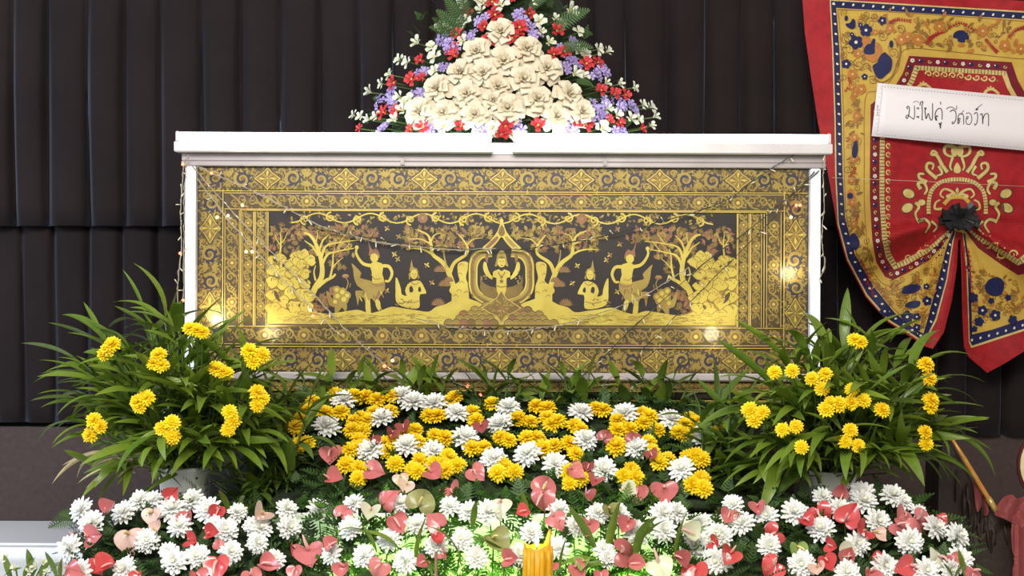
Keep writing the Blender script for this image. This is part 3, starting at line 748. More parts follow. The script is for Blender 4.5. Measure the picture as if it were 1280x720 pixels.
def blossom(m, name, np_, span, L, e0, e1, seed):
    mb = MB()
    for k in range(np_): rose_petal(mb, 2*pi*k/np_+.12*sin(k*5), .06, .10*(k % 2), 0, L*(1-.1*(k % 2)), e0+.25*(k % 2), e1+.3*(k % 2), span, 4, 5, .5)
    return mb.me(name, m)
ME_sw = [blossom(M_swhite, 'white_blossom', 6, .60, .98, 1.0, -.1, 1), blossom(M_swhite, 'white_blossom', 6, .56, 1.0, 1.2, .3, 2)]
ME_rd = [blossom(M_red, 'red_blossom', 8, .5, 1.0, 1.1, -.2, 1), blossom(M_red, 'red_blossom', 7, .56, 1.0, 1.3, .1, 1)]
def lilac(seed):
    rs = random.Random(seed); mb = MB()
    for q in range(5):
        c = V((rs.uniform(-.55, .55), rs.uniform(-.55, .55), rs.uniform(-.2, .25)))
        t = MB()
        for k in range(5): rose_petal(t, 2*pi*k/5+q, .04, 0, 0, .5, .7, -.1, .5, 3, 3)
        ti = quat_z((c.x*.8, c.y*.8, 1))
        mb.add([ti @ v+c for v in t.v], t.f)
    return mb.me('lilac_blossom', M_pur)
ME_pu = [lilac(1), lilac(2), lilac(3)]
mb = MB()
for k in range(5):
    a = 2*pi*k/5; mb.tube([(0, 0, .1), (.09*cos(a), .09*sin(a), .34)], [.03, .045], 5)
ME_bc = mb.me('flower_centre', mat('stamen_yellow', (0.72, 0.62, 0.10), None, 0.5))
def leaf_mesh(name, m, wd, bend, fold, twist=0.0, n=9):
    vs = []; p = V((0, 0, 0))
    for i in range(n+1):
        t = i/n; e = -bend*t
        wv = wd*.5*(sin(pi*min(1, (t*.93+.07)))**.75)*(1-.25*t)
        if i == n: wv = wd*.01
        tw = twist*t; sd = V((0, cos(tw), sin(tw))); up = V((sin(-e)*0, -sin(tw), cos(tw)))
        vs += [p-sd*wv+up*wv*fold, p, p+sd*wv+up*wv*fold]
        p = p+V((cos(e), 0, sin(e)))*(1/n)
    return mesh(name, vs, [(3*i+j, 3*i+j+1, 3*i+4+j, 3*i+3+j) for i in range(n) for j in (0, 1)], m)
LEAF = [leaf_mesh('leaf', M_leaf, .19, .6, .35, .2), leaf_mesh('leaf', M_leaf, .16, 1.1, .4, -.5), leaf_mesh('leaf', M_leaf, .21, 1.5, .3, .3), leaf_mesh('leaf', M_leaf, .17, .25, .5, .9), leaf_mesh('leaf', M_leaf, .15, .8, .4, -.9)]
LEAFD = [leaf_mesh('leaf', M_leafd, .17, .6, .35, .2), leaf_mesh('leaf', M_leafd, .15, 1.1, .4, -.5), leaf_mesh('leaf', M_leafd, .18, 1.4, .3, .3), leaf_mesh('leaf', M_leafd, .15, .25, .5, .9)]
LDRY = [leaf_mesh('leaf', M_dry, .10, 1.2, .6, 1.5), leaf_mesh('leaf', M_dry, .08, .8, .8, -1.5)]
BLADE = leaf_mesh('leaf', M_leaf, .26, .35, .3, .2)

def add_leaf(par, base, d, L, kinds, wide=1.0):
    return put('leaf', random.choice(kinds), par, base, quat_x(d, rnd(-.5, .5)), (L, L*wide, L))
def leaf_mass(par, specs, m):
    mb = MB()
    for p, d, L, wide in specs:
        src = random.choice(LEAF).vertices; q = quat_x(d, rnd(-.6, .6)); n = len(src)
        mb.add([q @ V((v.co.x*L, v.co.y*L*wide, v.co.z*L))+V(p) for v in src], [(3*i+j, 3*i+j+1, 3*i+4+j, 3*i+3+j) for i in range(9) for j in (0, 1)])
    o = mb.obj('inner_foliage', m, par); o['kind'] = 'stuff'; return o
def add_mum(par, px, py, Y, dia_px, face, kind='w'):
    p = P(px, py, Y); s = dia_px*(D+Y)/FPX*.5*(1.02 if kind == 'w' else 1.06)
    if kind == 'w':
        o = put('white_chrysanthemum', random.choice(WM), par, p, quat_z(face, rnd(0, 6)), s); sub('flower_centre', ME_wc, o)
    else:
        o = put('yellow_chrysanthemum', random.choice(YM), par, p, quat_z(face, rnd(0, 6)), s); sub('flower_centre', ME_yc, o)
    return p
def add_ant(par, px, py, Y, w_px, c, face, spin, var=None):
    p = P(px, py, Y); s = w_px*(D+Y)/FPX
    v = var if var is not None else random.randrange(4)
    o = put('anthurium', AM[c][v], par, p, quat_z(face, spin), s)
    sub('spadix', SPY if c in 'gvc' else random.choice(SPX), o)
    return p
def stems_obj(par, segs, name='stems', m=None, r=0.0026):
    mb = MB()
    for a, c in segs:
        a, c = V(a), V(c); mid = (a+c)/2+V((rnd(-.01, .01), rnd(-.01, .01), abs(a.z-c.z)*.12))
        mb.tube([a, mid, c], r, 4, cap=False)
    o = mb.obj(name, m or M_stem, par); o['kind'] = 'stuff'; return o
def leaflets(par, pts, name='fern_foliage', m=None, L=(.03, .07), dirf=None, lift=0.6):
    """many small pinnate sprigs joined into one part"""
    mb = MB()
    for p in pts:
        d = dirf(p) if dirf else V((rnd(-1, 1), rnd(-.45, .5), rnd(-.5, 1)))
        d.normalize(); q = quat_x(d, rnd(-.6, .6)); l = rnd(*L)
        x, y, z = q @ V((1, 0, 0)), q @ V((0, 1, 0)), q @ V((0, 0, 1))
        n = 6
        for i in range(1, n+1):
            t = i/n; c = V(p)+x*(l*t)-z*(l*.25*t*t); wl_ = l*.42*(1.05-t)+l*.05
            for sd in (-1, 1):
                tip = c+y*(sd*wl_)+x*(wl_*.6)+z*(.1*wl_); e = x*(l*.055)
                mb.add([c-e, c+(tip-c)*.55-e*1.3, tip, c+(tip-c)*.5+e*1.3, c+e], [(0, 1, 2, 3, 4)])
    o = mb.obj(name, m or M_fern, par, False); o['kind'] = 'stuff'; return o

# ------------------------------------------------------------------ central flower bed
def up_face(py, lo=490, hi=620):
    t = sstep((py-lo)/(hi-lo)); return V((rnd(-.35, .35), -.42-.42*t, .95-.45*t))
def Ym(py): return interp(py, [470, 490, 625], [-.13, -.17, -.66])
stand = thing('flower_stand', 'white cloth covered step behind the bottom row of flowers, lit green', 'stand', (0, -.4, .5))
b = MB(); b.box((-.82, -.63, .5), (.82, -.08, .855), bev=.01); b.obj('base', M_carpet, stand, False)
b = MB(); b.box((-.80, -.645, .5), (.80, -.6305, .862), bev=.004); b.obj('cloth_front', M_cloth, stand, False)
random.seed(21)
bed = thing('flower_bed', 'sloping bed of yellow and white chrysanthemums right below the gold coffin case', 'flower arrangement', (0, -.4, .86))
b = MB(); b.box((-.80, -.60, .866), (.80, -.09, .90), bev=.01); b.obj('tray', M_core, bed, False)
# mossy core following the slope
def core_sheet(par, x0, x1, ys, Yf, back, zb, edge=None):
    nu = 24; vs = []; rows = len(ys)
    for py in ys:
        for i in range(nu+1):
            px = x0+(x1-x0)*i/nu
            p = P(px, py, Yf(px, py)); vs.append(p)
    fs = [(r*nu+r+i, r*nu+r+i+1, (r+1)*(nu+1)+i+1, (r+1)*(nu+1)+i) for r in range(rows-1) for i in range(nu)]
    n = len(vs)   # back row straight down from the top row, closed below
    for i in range(nu+1): t = vs[i]; vs.append(V((t.x, t.y+back, zb)))
    for i in range(nu+1): t = vs[(rows-1)*(nu+1)+i]; vs.append(V((t.x, t.y, zb)))
    fs += [(n+i, n+i+1, i+1, i) for i in range(nu)]
    q = (rows-1)*(nu+1)
    fs += [(q+i, q+i+1, n+nu+1+i+1, n+nu+1+i) for i in range(nu)]
    fs += [(n+nu+1+i, n+nu+1+i+1, n+i+1, n+i) for i in range(nu)]
    return put('moss_core', mesh('moss_core', [v-wl(par) for v in vs], fs, M_core), par)
core_sheet(bed, 368, 905, [508, 535, 560, 590, 615, 640], lambda x, y: Ym(y)+.075+.03*sin(x*.09)+(.0 if abs(x-640) < 230 else .02), .06, .88)
WH = [(429.5,500),(409,532),(477,522),(502,494),(517,502),(542,504),(571,516),(635,509),(624,530),(582,546),(462,563),(508,556),(542,564),(617,573),(659,567),(726,515),(780,517),(839,524),(882,546),(732,549),(694,580),(796,560),(755,587),(852,586)]
YE = [(420,493),(442,494),(456,496),(472,499),(491,495),(392,502),(381,512),(376,524),(370,534),(372,556),(384,554),(407,516),(426,515),(452,521),(460,525),(442,526),(440,537),(452,540),(449,550),(437,562),(449,559),(432,580),(480,554),(489,552),(484,564),(487,514),(467,515),(494,579),(449,585),(447,598),(505,542),(519,537),(522,552),(524,575),(521,589),(515,586),(536,519),(547,519),(562,501),(567,497),(545,545),(556,547),(542,580),(554,580),(561,571),(556,587),(572,581),(590,559),(605,559),(591,515),(595,525),(615,504),(625,547),(636,550),(622,591),(644,590),(630,582),(647,522),(670,507),(684,510),(649,524),(663,527),(684,522),(696,526),(689,530),(719,532),(726,536),(745,510),(754,512),(772,525),(772,537),(787,536),(804,517),(811,520),(804,528),(822,537),(856,530),(864,524),(870,527),(847,540),(857,545),(901,537),(659,547),(671,547),(679,560),(692,557),(712,554),(720,567),(770,557),(811,552),(814,564),(824,577),(835,574),(860,571),(870,569),(877,574),(711,590),(712,604),(726,597),(780,595),(790,587),(795,597),(866,606),(877,598),(879,610)]
segs = []
for (x, y) in WH:
    p = add_mum(bed, x, y, Ym(y)-.015, rnd(31, 35), up_face(y), 'w'); segs.append((p-V((0, -.01, .012)), V((p.x+rnd(-.02, .02), p.y+.05, max(.9, p.z-.12)))))
for (x, y) in YE:
    sz = 28 if (x, y) == (770, 557) else rnd(20, 24)
    p = add_mum(bed, x, y, Ym(y)-.005+rnd(-.012, .012), sz, up_face(y), 'y'); segs.append((p-V((0, -.01, .01)), V((p.x+rnd(-.02, .02), p.y+.05, max(.9, p.z-.11)))))
AN = [(414,562,26,'p',.1,0),(505,531,18,'d',.5,1),(490,539,16,'d',-.4,3),(465,548,14,'d',.2,3),(461,587,25,'p',1.2,0),(539,590,24,'p',.9,1),(591,587,24,'p',.8,0),(411,600,22,'p',1.3,3),(602,530,18,'d',.3,1),(500,595,19,'c',.2,2),(508,604,20,'c',-.3,0),(564,612,24,'p',.6,3),(755,549,20,'d',2.6,2),(792,550,20,'d',2.9,2),(737,580,14,'d',0,1),(745,600,19,'p',-.4,3),(712,585,22,'p',.7,1),(830,608,32,'p',.05,0),(796,610,26,'p',-.2,1),(678,612,30,'p',2.6,2),(777,612,20,'w',.8,3),(814,566,16,'d',.5,1)]
for (x, y, wd, c, sp, v) in AN:
    p = add_ant(bed, x, y, Ym(y)-.045, wd*1.15, c, (rnd(-.45, .45), -.85, rnd(.15, .6)), sp, v); segs.append((p, V((p.x, p.y+.05, max(.9, p.z-.14)))))
stems_obj(bed, segs)
pts = []
for _ in range(1300):
    x, y = rnd(362, 912), rnd(498, 640); pts.append(P(x, y, Ym(y)+rnd(.035, .06)))
leaflets(bed, pts, L=(.035, .075))

# leafy plants growing up behind and beside the bed
def Yback(x): return -.13
def plant(name, label, base, canes, group=None, kinds=LEAFD, leafL=(.16, .26), per=7, dry=0, ymax=-.035, wide=1.25):
    t = thing(name, label, 'plant', base, group)
    mb = MB(); b0 = V(base); ex = []
    for tip in canes:
        tip = V(tip); a = b0+V((rnd(-.03, .03), rnd(-.03, .03), 0))
        mid = a*.5+tip*.5+V((0, 0, .12*(tip-a).length))
        mb.tube([a, a*.7+mid*.3, mid, mid*.4+tip*.6, tip], [.006, .0055, .005, .004, .002], 5, cap=False)
        out = V((tip.x-b0.x, (tip.y-b0.y), 0))
        for k in range(per):
            s = .42+.58*(k+.5)/per; s2 = s
            p = a*(1-s2)**2+mid*2*s2*(1-s2)+tip*s2**2
            ax = (tip-mid).normalized(); az = k*2.3+rnd(-.5, .5)
            sidev = V((cos(az), sin(az)*.75, rnd(-.1, .35)))
            d = ax*rnd(.5, .9)+sidev*rnd(.5, .8)
            if k == per-1: d = ax+sidev*.15
            L = rnd(*leafL)*(.75 if k == per-1 else 1)
            d.normalize()
            if p.y+d.y*L*.9 > ymax: d.y = min(d.y, (ymax-p.y)/(L*.9))
            for _ in range(1 if leafL[1] > .2 else 0):
                d2 = V((rnd(-1, 1), rnd(-1, .2), rnd(-.2, 1))).normalized(); ex.append((p+V((rnd(-.03, .03), rnd(-.05, .0), rnd(-.05, .03))), d2, rnd(.08, .16), wide))
            add_leaf(t, p, d, L, LDRY if rnd(0, 1) < dry and d.z < .2 else kinds, wide)
    o = mb.obj('cane', M_stem, t)
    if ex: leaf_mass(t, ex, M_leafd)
    return t
random.seed(5)
for i, (lx, lab) in enumerate(((425, 'leafy green plant behind the far left end of the yellow flower bed'), (520, 'leafy green plant behind the yellow bed, second from its left end'), (620, 'leafy green plant behind the middle of the yellow bed, under the shrine painting'), (720, 'leafy green plant behind the yellow bed, second from its right end'), (820, 'leafy green plant behind the far right end of the yellow flower bed'))):
    bp = P(lx, 560, -.10); bp.z = .90
    canes = [P(lx+dx+rnd(-6, 6), yy, -.125) for dx, yy in ((-48, 474), (-32, 484), (-14, 466), (4, 478), (22, 464), (40, 476))]
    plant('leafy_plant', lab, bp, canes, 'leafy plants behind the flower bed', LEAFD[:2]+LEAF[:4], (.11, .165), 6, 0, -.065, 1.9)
for lab, bx, canes, yb in (('bushy narrow leaved plant between the left pot and the yellow flower bed', 345, [(300, 500), (318, 488), (340, 500), (362, 490), (385, 500), (300, 545), (330, 540), (355, 545), (290, 590), (320, 600), (350, 590), (375, 600), (395, 610), (300, 625)], -.42),
                           ('bushy narrow leaved plant between the yellow flower bed and the right pot', 905, [(875, 510), (895, 495), (915, 490), (935, 505), (880, 560), (905, 545), (930, 560), (950, 555), (890, 600), (915, 590), (940, 600), (960, 610), (880, 630), (925, 628)], -.42)):
    bp = P(bx, 690, yb); bp.z = .5
    plant('bushy_plant', lab, bp, [P(x+rnd(-5, 5), y, yb+rnd(-.1, .16)) for x, y in canes], 'bushy plants beside the bed', LEAFD+LEAFD+LEAF[:1], (.14, .23), 10, 0, -.05, 1.2)

# ------------------------------------------------------------------ potted plants
def potted(label, px, Y, rim_y, halfw, tips, yel, seed, dry):
    random.seed(seed)
    s = (D+Y)/FPX; c = P(px, rim_y, Y); r = halfw*s; zb = c.z-.20
    ps = thing('plinth', 'plain brown plinth under the %s potted plant, hidden behind flowers' % ('left' if px < 640 else 'right'), 'plinth', (c.x, c.y, .5))
    b = MB(); b.box((c.x-.11, c.y-.11, .5), (c.x+.11, c.y+.11, zb), bev=.006); b.obj('block', M_carpet, ps, False)
    t = thing('potted_plant', label, 'potted plant', (c.x, c.y, zb), 'pair of potted leafy plants flanking the case')
    b = MB(); b.lathe([(0, 0), (r*.72, 0), (r*.78, .03), (r*.92, .17), (r*1.03, .19), (r*1.05, .2), (r*.98, .205), (r*.9, .19), (r*.86, .16)], (c.x, c.y, zb), 48, 0, .012); b.obj('pot', M_pot, t)
    b = MB(); b.lathe([(0, .165), (r*.9, .16)], (c.x, c.y, zb), 24); b.obj('soil', M_soil, t)
    base = V((c.x, c.y, zb+.165)); mb = MB(); n = 0; ex = []
    for (x, y, dy) in tips:
        tip = P(x, y, Y+dy); a = base+V((rnd(-r, r)*.7, rnd(-r, r)*.7, 0)); ln = (tip-a).length
        lift = .22 if tip.z > base.z else .55
        mid = a*.5+tip*.5+V((0, 0, lift*ln))
        mb.tube([a*(1-q)**2+mid*2*q*(1-q)+tip*q*q for q in (0, .2, .4, .6, .8, 1)], [.006, .0055, .005, .0045, .0035, .002], 5, cap=False)
        per = 11
        for k in range(per):
            q = .26+.74*(k+.4)/per
            p = a*(1-q)**2+mid*2*q*(1-q)+tip*q*q
            ax = ((mid-a)*(1-q)+(tip-mid)*q).normalized(); az = k*2.4+rnd(-.6, .6)
            d = ax*rnd(.5, .9)+V((cos(az), sin(az)*.7-.12, rnd(-.1, .4)))*rnd(.45, .75)
            if k == per-1: d = ax+V((rnd(-.2, .2), rnd(-.2, .1), .1))
            d.normalize(); L = rnd(.15, .25)
            if p.y+d.y*L > -.05 and abs(p.x) < 1.2: d.y = min(d.y, (-.05-p.y)/L)
            d2 = (ax*rnd(.1, .6)+V((rnd(-1, 1), rnd(-.9, .4), rnd(-.3, .9)))*.7).normalized(); l2 = rnd(.09, .17); p2 = p+V((rnd(-.03, .03), rnd(-.03, .03), rnd(-.04, .03)))
            if p2.y+d2.y*l2 < -.06 or abs(p2.x) > 1.25: ex.append((p2, d2, l2, 1.15))
            isdry = rnd(0, 1) < dry and tip.x < c.x-.10 and tip.z < base.z+.16
            add_leaf(t, p, d, L*(.8 if isdry else 1), LDRY if isdry else LEAF, 1.05); n += 1
    mb.obj('cane', M_stem, t); leaf_mass(t, ex, M_leaf)
    segs = []
    for (x, y) in yel:
        yy = Y-.06-.25*math.sqrt(max(0.05, 1-((x-px)/170)**2))
        f = P(x, y, yy)-(base+V((0, .05, .05))); f.normalize(); f = f+V((rnd(-.2, .2), -.55, .25))
        p = add_mum(t, x, y, yy-.03, rnd(17.5, 21.5), f, 'y'); segs.append((p+V((0, .008, -.004)), base*.35+p*.65+V((0, .06, -.06)))); segs.append((base*.35+p*.65+V((0, .06, -.06)), base))
    stems_obj(t, segs)
    return t
tl = [(100,455,.0),(130,425,.05),(160,435,-.1),(185,405,.1),(205,395,.05),(225,410,-.15),(255,425,-.05),(280,430,-.1),(300,455,-.12),(320,470,-.1),(95,500,-.05),(105,530,-.1),(135,500,-.2),(165,480,-.22),(195,470,-.26),(230,480,-.28),(265,490,-.25),(300,510,-.2),(120,570,-.05),(150,585,-.12),(175,560,-.24),(210,545,-.26),(250,550,-.26),(290,560,-.2),(315,540,-.15),(110,470,-.12),(330,520,-.1)]
yl = [(130,442),(140,430),(135,436),(198,443),(193,453),(202,456),(237,410),(253,415),(246,412),(270,460),(283,466),(277,463),(312,438),(317,452),(313,445),(328,443),(172,502),(183,497),(175,508),(322,490),(322,506),(328,497),(215,528),(202,535),(215,545),(287,515),(292,525),(285,537),(117,525),(125,533),(112,543)]
potted('leafy potted plant with yellow chrysanthemums in white pot, left of the case', 230, -.44, 583, 33, tl, yl, 31, .7)
tr = [(985,450,-.08),(1005,440,-.1),(1030,440,-.05),(1055,430,.05),(1080,425,.08),(1105,430,.05),(1130,450,.0),(1150,460,-.05),(1165,490,-.05),(960,480,-.1),(945,510,-.12),(985,500,-.22),(1015,490,-.26),(1045,485,-.28),(1080,490,-.26),(1115,495,-.22),(1140,515,-.15),(1170,530,-.05),(1180,545,-.08),(970,555,-.2),(1000,560,-.25),(1035,545,-.27),(1070,560,-.27),(1105,565,-.24),(1135,560,-.2),(1160,570,-.12),(950,580,-.12)]
yr = [(1075,427),(1068,424),(990,463),(968,465),(1015,473),(1032,467),(1027,485),(1065,487),(1038,503),(1033,511),(1049,505),(1064,503),(1080,500),(937,512),(953,515),(943,524),(978,537),(995,533),(1002,559),(1103,512),(1164,500),(1164,508),(1158,455),(1162,473),(1063,538),(1057,552),(1073,557),(1157,540),(1158,555)]
potted('leafy potted plant with yellow chrysanthemums in white pot, right of the case', 1040, -.44, 588, 31, tr, yr, 32, 0)

# ------------------------------------------------------------------ low flower arrangements in front
def low_bed(label, Yf, box, white, ants, seed, dome=True, pale_leaves=(), nfern=420, fernmat=None, group=None, corebed=True):
    random.seed(seed)
    x0, x1, y0, y1 = box; c = P((x0+x1)/2, 700, Yf((x0+x1)/2, 690)); base = V((c.x, c.y+.12, .5))
    t = thing('flower_arrangement', label, 'flower arrangement', base, group)
    hw = (x1-x0)/2*(D+c.y)/FPX
    b = MB(); b.box((c.x-hw*.8, base.y-.16, .5), (c.x+hw*.8, base.y+.14, .56), bev=.01); b.obj('tray', M_core, t, False)
    if corebed:
        nu, nv = 16, 8; vs = []
        for j in range(nv+1):
            for i in range(nu+1):
                a = -1+2*i/nu; py = y1+25+(y0+22-y1-25)*j/nv
                lim = math.sqrt(max(.02, 1-((y1+25-py)/(y1+25-y0-14))**2)) if dome else 1
                px = (x0+x1)/2+a*lim*((x1-x0)/2-16)
                vs.append(P(px, py, Yf(px, py)+.08+.05*a*a))
        put('moss_core', mesh('moss_core', [v-base for v in vs], [(j*(nu+1)+i, j*(nu+1)+i+1, (j+1)*(nu+1)+i+1, (j+1)*(nu+1)+i) for j in range(nv) for i in range(nu)], M_core), t)
    segs = []
    for w_ in white:
        x, y = w_[:2]; sz = w_[2] if len(w_) > 2 else rnd(29, 35)
        f = V(((x-(x0+x1)/2)/(x1-x0)*.9+rnd(-.3, .3), -.85, .25+.6*(y1-y)/(y1-y0)+rnd(-.2, .2)))
        p = add_mum(t, x, y, Yf(x, y)-.02, sz, f, 'w'); segs.append((p+V((0, .01, -.01)), p+V((rnd(-.02, .02), .07, -.12))))
    for (x, y, wd, cc, sp, v) in ants:
        p = add_ant(t, x, y, Yf(x, y)-.045+rnd(-.01, .01), wd*1.12, cc, ((x-(x0+x1)/2)/(x1-x0)*.7+rnd(-.5, .5), -.85, .3+rnd(-.3, .4)), sp, v); segs.append((p+V((0, .012, 0)), p+V((0, .07, -.13))))
    stems_obj(t, segs)
    pts = []
    while len(pts) < nfern:
        x, y = rnd(x0, x1), rnd(y0+6, y1+10)
        if dome and ((x-(x0+x1)/2)/((x1-x0)/2))**2+((y1+10-y)/(y1+10-y0))**2 > 1: continue
        pts.append(P(x, y, Yf(x, y)+rnd(.035, .07)))
    leaflets(t, pts, 'fern_foliage', fernmat or M_fern, (.04, .08))
    if not corebed: leaflets(t, [V((p.x+rnd(-.02, .02), p.y-.015, p.z+rnd(-.02, .02))) for p in pts[::3]]+[p for p in pts if abs(p.x) > .42 or p.z > .9], 'dark_foliage', M_fern, (.045, .09))
    for (x, y, dx, dy, L) in pale_leaves:
        p = P(x, y, Yf(x, y)-.01); q = P(x+dx, y+dy, Yf(x, y)-.05); ln = (q-p).length
        add_leaf(t, p, q-p, ln*1.05, LEAF[:2]+[LEAF[3]], L)
    return t
def Yside(x, y): return interp(y, [600, 725], [-.58, -1.02])
def Ycen(x, y): return interp(y, [610, 725], [-.80, -1.03])
lw = [(101,637),(114,654,34),(86,685),(154,640,32),(175,625,28),(190,626,28),(215,636,36),(240,626,34),(260,637,34),(224,657,30),(184,676,31),(217,701,34),(246,695,31),(281,662,34),(289,690,31),(268,656,26),(297,640,26),(156,711,32),(102,714,30),(317,657,26),(210,690,24),(322,679,28),(326,660,30),(359,636,28),(362,659,31),(344,699,26),(399,637,32)]
la = [(134,642,22,'p',2.2,3),(110,670,28,'p',1.7,0),(95,669,16,'r',.5,1),(119,699,26,'r',.6,1),(142,705,26,'r',-.6,3),(210,622,20,'r',2.3,1),(235,641,20,'p',.2,3),(274,635,20,'r',-.3,3),(191,639,24,'c',.1,0),(161,667,36,'c',.15,2),(195,664,18,'c',2.5,1),(237,675,20,'r',1.4,1),(259,669,20,'r',1.5,3),(272,700,32,'r',.2,0),(274,684,16,'p',3.0,2),(85,711,26,'p',1.5,2),(245,717,24,'p',.1,1),(312,716,26,'p',.3,0),(175,717,18,'r',.2,1),(386,687,36,'p',.4,0),(365,682,18,'p',-.5,3),(326,705,26,'p',.9,1),(369,710,20,'p',.1,0),(327,642,26,'c',-.9,3)]
low_bed('low bank of white chrysanthemums with coral anthuriums below the left potted plant', Yside, (72, 415, 612, 722), lw, la, 41, True, [(70,722,-10,-34,1.3),(75,722,2,-28,1.2),(285,640,-8,-34,1.1),(300,636,3,-30,1.1),(310,640,12,-26,1.0)], 520)
rw = [(916,630,26),(927,653,32),(959,645,28),(993,640,34),(1026,661,34),(962,682,30),(1002,705,34),(1028,621,26),(1050,636,30),(1078,616,32),(1080,627,34),(1117,619,32),(1097,652,34),(1072,680,32),(1137,677,35),(1169,659,33),(1197,670,34),(1106,707,33),(1059,716,34),(1158,713,33),(1188,713,28),(1200,699,33),(903,670,26),(903,702,26),(1149,640,22),(897,667,30),(875,655,30),(869,680,36),(895,701,34),(1130,628,24)]
ra = [(912,640,22,'p',-.4,1),(947,631,20,'p',.2,3),(971,665,28,'r',-1.0,2),(1022,636,30,'r',.6,2),(1054,618,20,'p',3.0,3),(1057,652,32,'r',2.6,0),(1080,665,26,'r',-1.2,1),(1120,656,28,'p',.6,2),(1145,648,36,'p',.7,2),(1093,665,20,'c',.2,1),(970,705,32,'r',-.8,2),(1035,680,18,'r',1.4,1),(1031,697,22,'r',.4,3),(1022,708,20,'c',.4,1),(1060,702,20,'p',2.8,3),(1090,697,18,'r',.5,1),(1087,714,22,'p',-.3,3),(1139,705,28,'r',-1.2,0),(913,691,26,'r',-.6,3),(1172,646,16,'r',0,1),(1189,695,18,'p',.4,1),(1216,713,26,'p',-.4,2),(1004,649,22,'r',.6,1),(996,682,27,'v',0,0),(1051,691,20,'w',1.4,3),(1173,695,30,'w',-.9,2),(1130,640,24,'p',-.9,0),(870,710,34,'r',.3,0),(891,677,18,'r',1.3,1)]
low_bed('low bank of white chrysanthemums with coral anthuriums below the right potted plant', Yside, (862, 1226, 606, 722), rw, ra, 42, True, [(1195,722,8,-30,1.2),(1206,722,-6,-38,1.0),(935,650,-14,-22,1.0),(1190,722,-8,-20,1.0)], 520)
cw = [(441,630,28),(437,660,30),(486,674,31),(414,692,30),(454,695,30),(506,702,33),(500,629,26),(522,655,28),(545,682,30),(577,674,29),(586,639,29),(610,640,33),(596,696,30),(562,632,26),(664,665,29),(697,685,30),(650,694,32),(699,637,30),(747,641,29),(719,657,27),(775,642,28),(796,666,34),(830,642,34),(830,662,33),(846,640,30),(756,687,28),(760,697,26)]
ca = [(431,707,22,'p',.2,1),(476,705,28,'p',-.5,2),(422,677,18,'p',-.6,3),(427,644,24,'p',2.6,2),(480,630,28,'p',2.5,2),(492,647,26,'p',.4,1),(550,657,26,'p',-2.2,0),(544,670,18,'r',.1,1),(532,702,18,'p',-.8,1),(555,692,18,'p',1.1,3),(464,636,24,'w',-.2,3),(524,632,36,'g',2.7,2),(615,672,34,'g',.5,1),(659,639,18,'r',-.9,1),(692,645,26,'p',.7,2),(736,654,25,'p',-.2,1),(786,651,22,'p',-.4,3),(775,690,36,'d',1.3,2),(717,707,24,'p',.6,0),(751,716,18,'p',.1,1),(731,619,18,'d',.1,3),(842,694,22,'d',.4,3),(787,705,20,'p',1.4,3),(692,705,16,'p',-.3,1),(627,627,26,'w',0,2),(822,702,34,'w',.5,2),(852,661,24,'w',.9,3),(760,634,20,'g',.2,3),(631,700,22,'p',1.6,3),(732,702,20,'v',0,3),(679,617,30,'p',-.1,2)]
cl = [(575,705,-12,-66,.9),(520,700,10,-60,1.0),(500,690,-34,-46,.9),(470,690,-14,-36,1.1),(460,668,-36,-24,1.0),(590,660,6,-40,1.0),(760,690,16,-74,1.1),(745,690,-30,-62,.9),(795,700,8,-78,1.1),(790,690,34,-52,1.0),(745,700,-46,-12,1.0),(770,705,-60,-8,.9),(660,650,-6,-40,1.0),(820,710,-26,-30,1.0),(805,700,46,-16,.9),(640,700,-46,-44,.9),(540,720,-10,-40,.8),(700,715,6,-50,.8),(655,705,6,-36,.8),(845,690,10,-54,1.0)]
low_bed('bottom centre row of white chrysanthemums and pink anthuriums lit green from behind', Ycen, (392, 868, 622, 724), cw, ca, 43, False, cl, 430, M_bright, None, False)
pts = [P(rnd(430, 880), rnd(706, 724), -.90+rnd(-.03, .03)) for _ in range(150)]
leaflets(bpy.data.objects['flower_arrangement.002'], pts, 'bright_foliage', M_bright, (.04, .07))
# green light behind the bottom row
gl = thing('green_tube_light', 'glowing green tube light behind the bottom centre row of flowers', 'light', (0, -.84, .5))
zt = P(640, 738, -.86).z
b = MB(); b.tube([(-.56, -.86, zt), (.56, -.86, zt)], .018, 12); b.obj('tube', M_green_tube, gl)
for x in (-.57, .57):
    b = MB(); b.box((x-.012, -.885, .5), (x+.012, -.835, zt+.03), bev=.003); b.obj('bracket', M_alu, gl, False)

# white blossoms in the bottom left corner
random.seed(51)
lt = thing('lisianthus_bunch', 'small bunch of white lisianthus with green buds in the bottom left corner', 'flowers', (*P(22, 715, -.95).xy, .5))
segs = []
for (x, y, sz) in ((9, 700, 22), (20, 712, 16), (46, 710, 18), (36, 716, 16), (54, 704, 14), (-8, 712, 22), (58, 716, 14)):
    p = P(x, y, -.95); o = put('white_blossom', ME_sw[1], lt, p, quat_z((rnd(-.5, .5), -.6, .6), rnd(0, 6)), sz*.0024*.5*1.1); sub('flower_centre', ME_bc, o); segs.append((p, V((P(22, 715, -.93).x, -.93, .52))))
stems_obj(lt, segs)
for (x, y, dx, dy) in ((12, 722, -6, -32), (30, 722, 12, -30), (40, 722, -4, -40), (5, 720, 20, -14), (50, 722, 12, -26)):
    p = P(x, y, -.94); q = P(x+dx, y+dy, -.97); add_leaf(lt, p, q-p, (q-p).length, [BLADE])
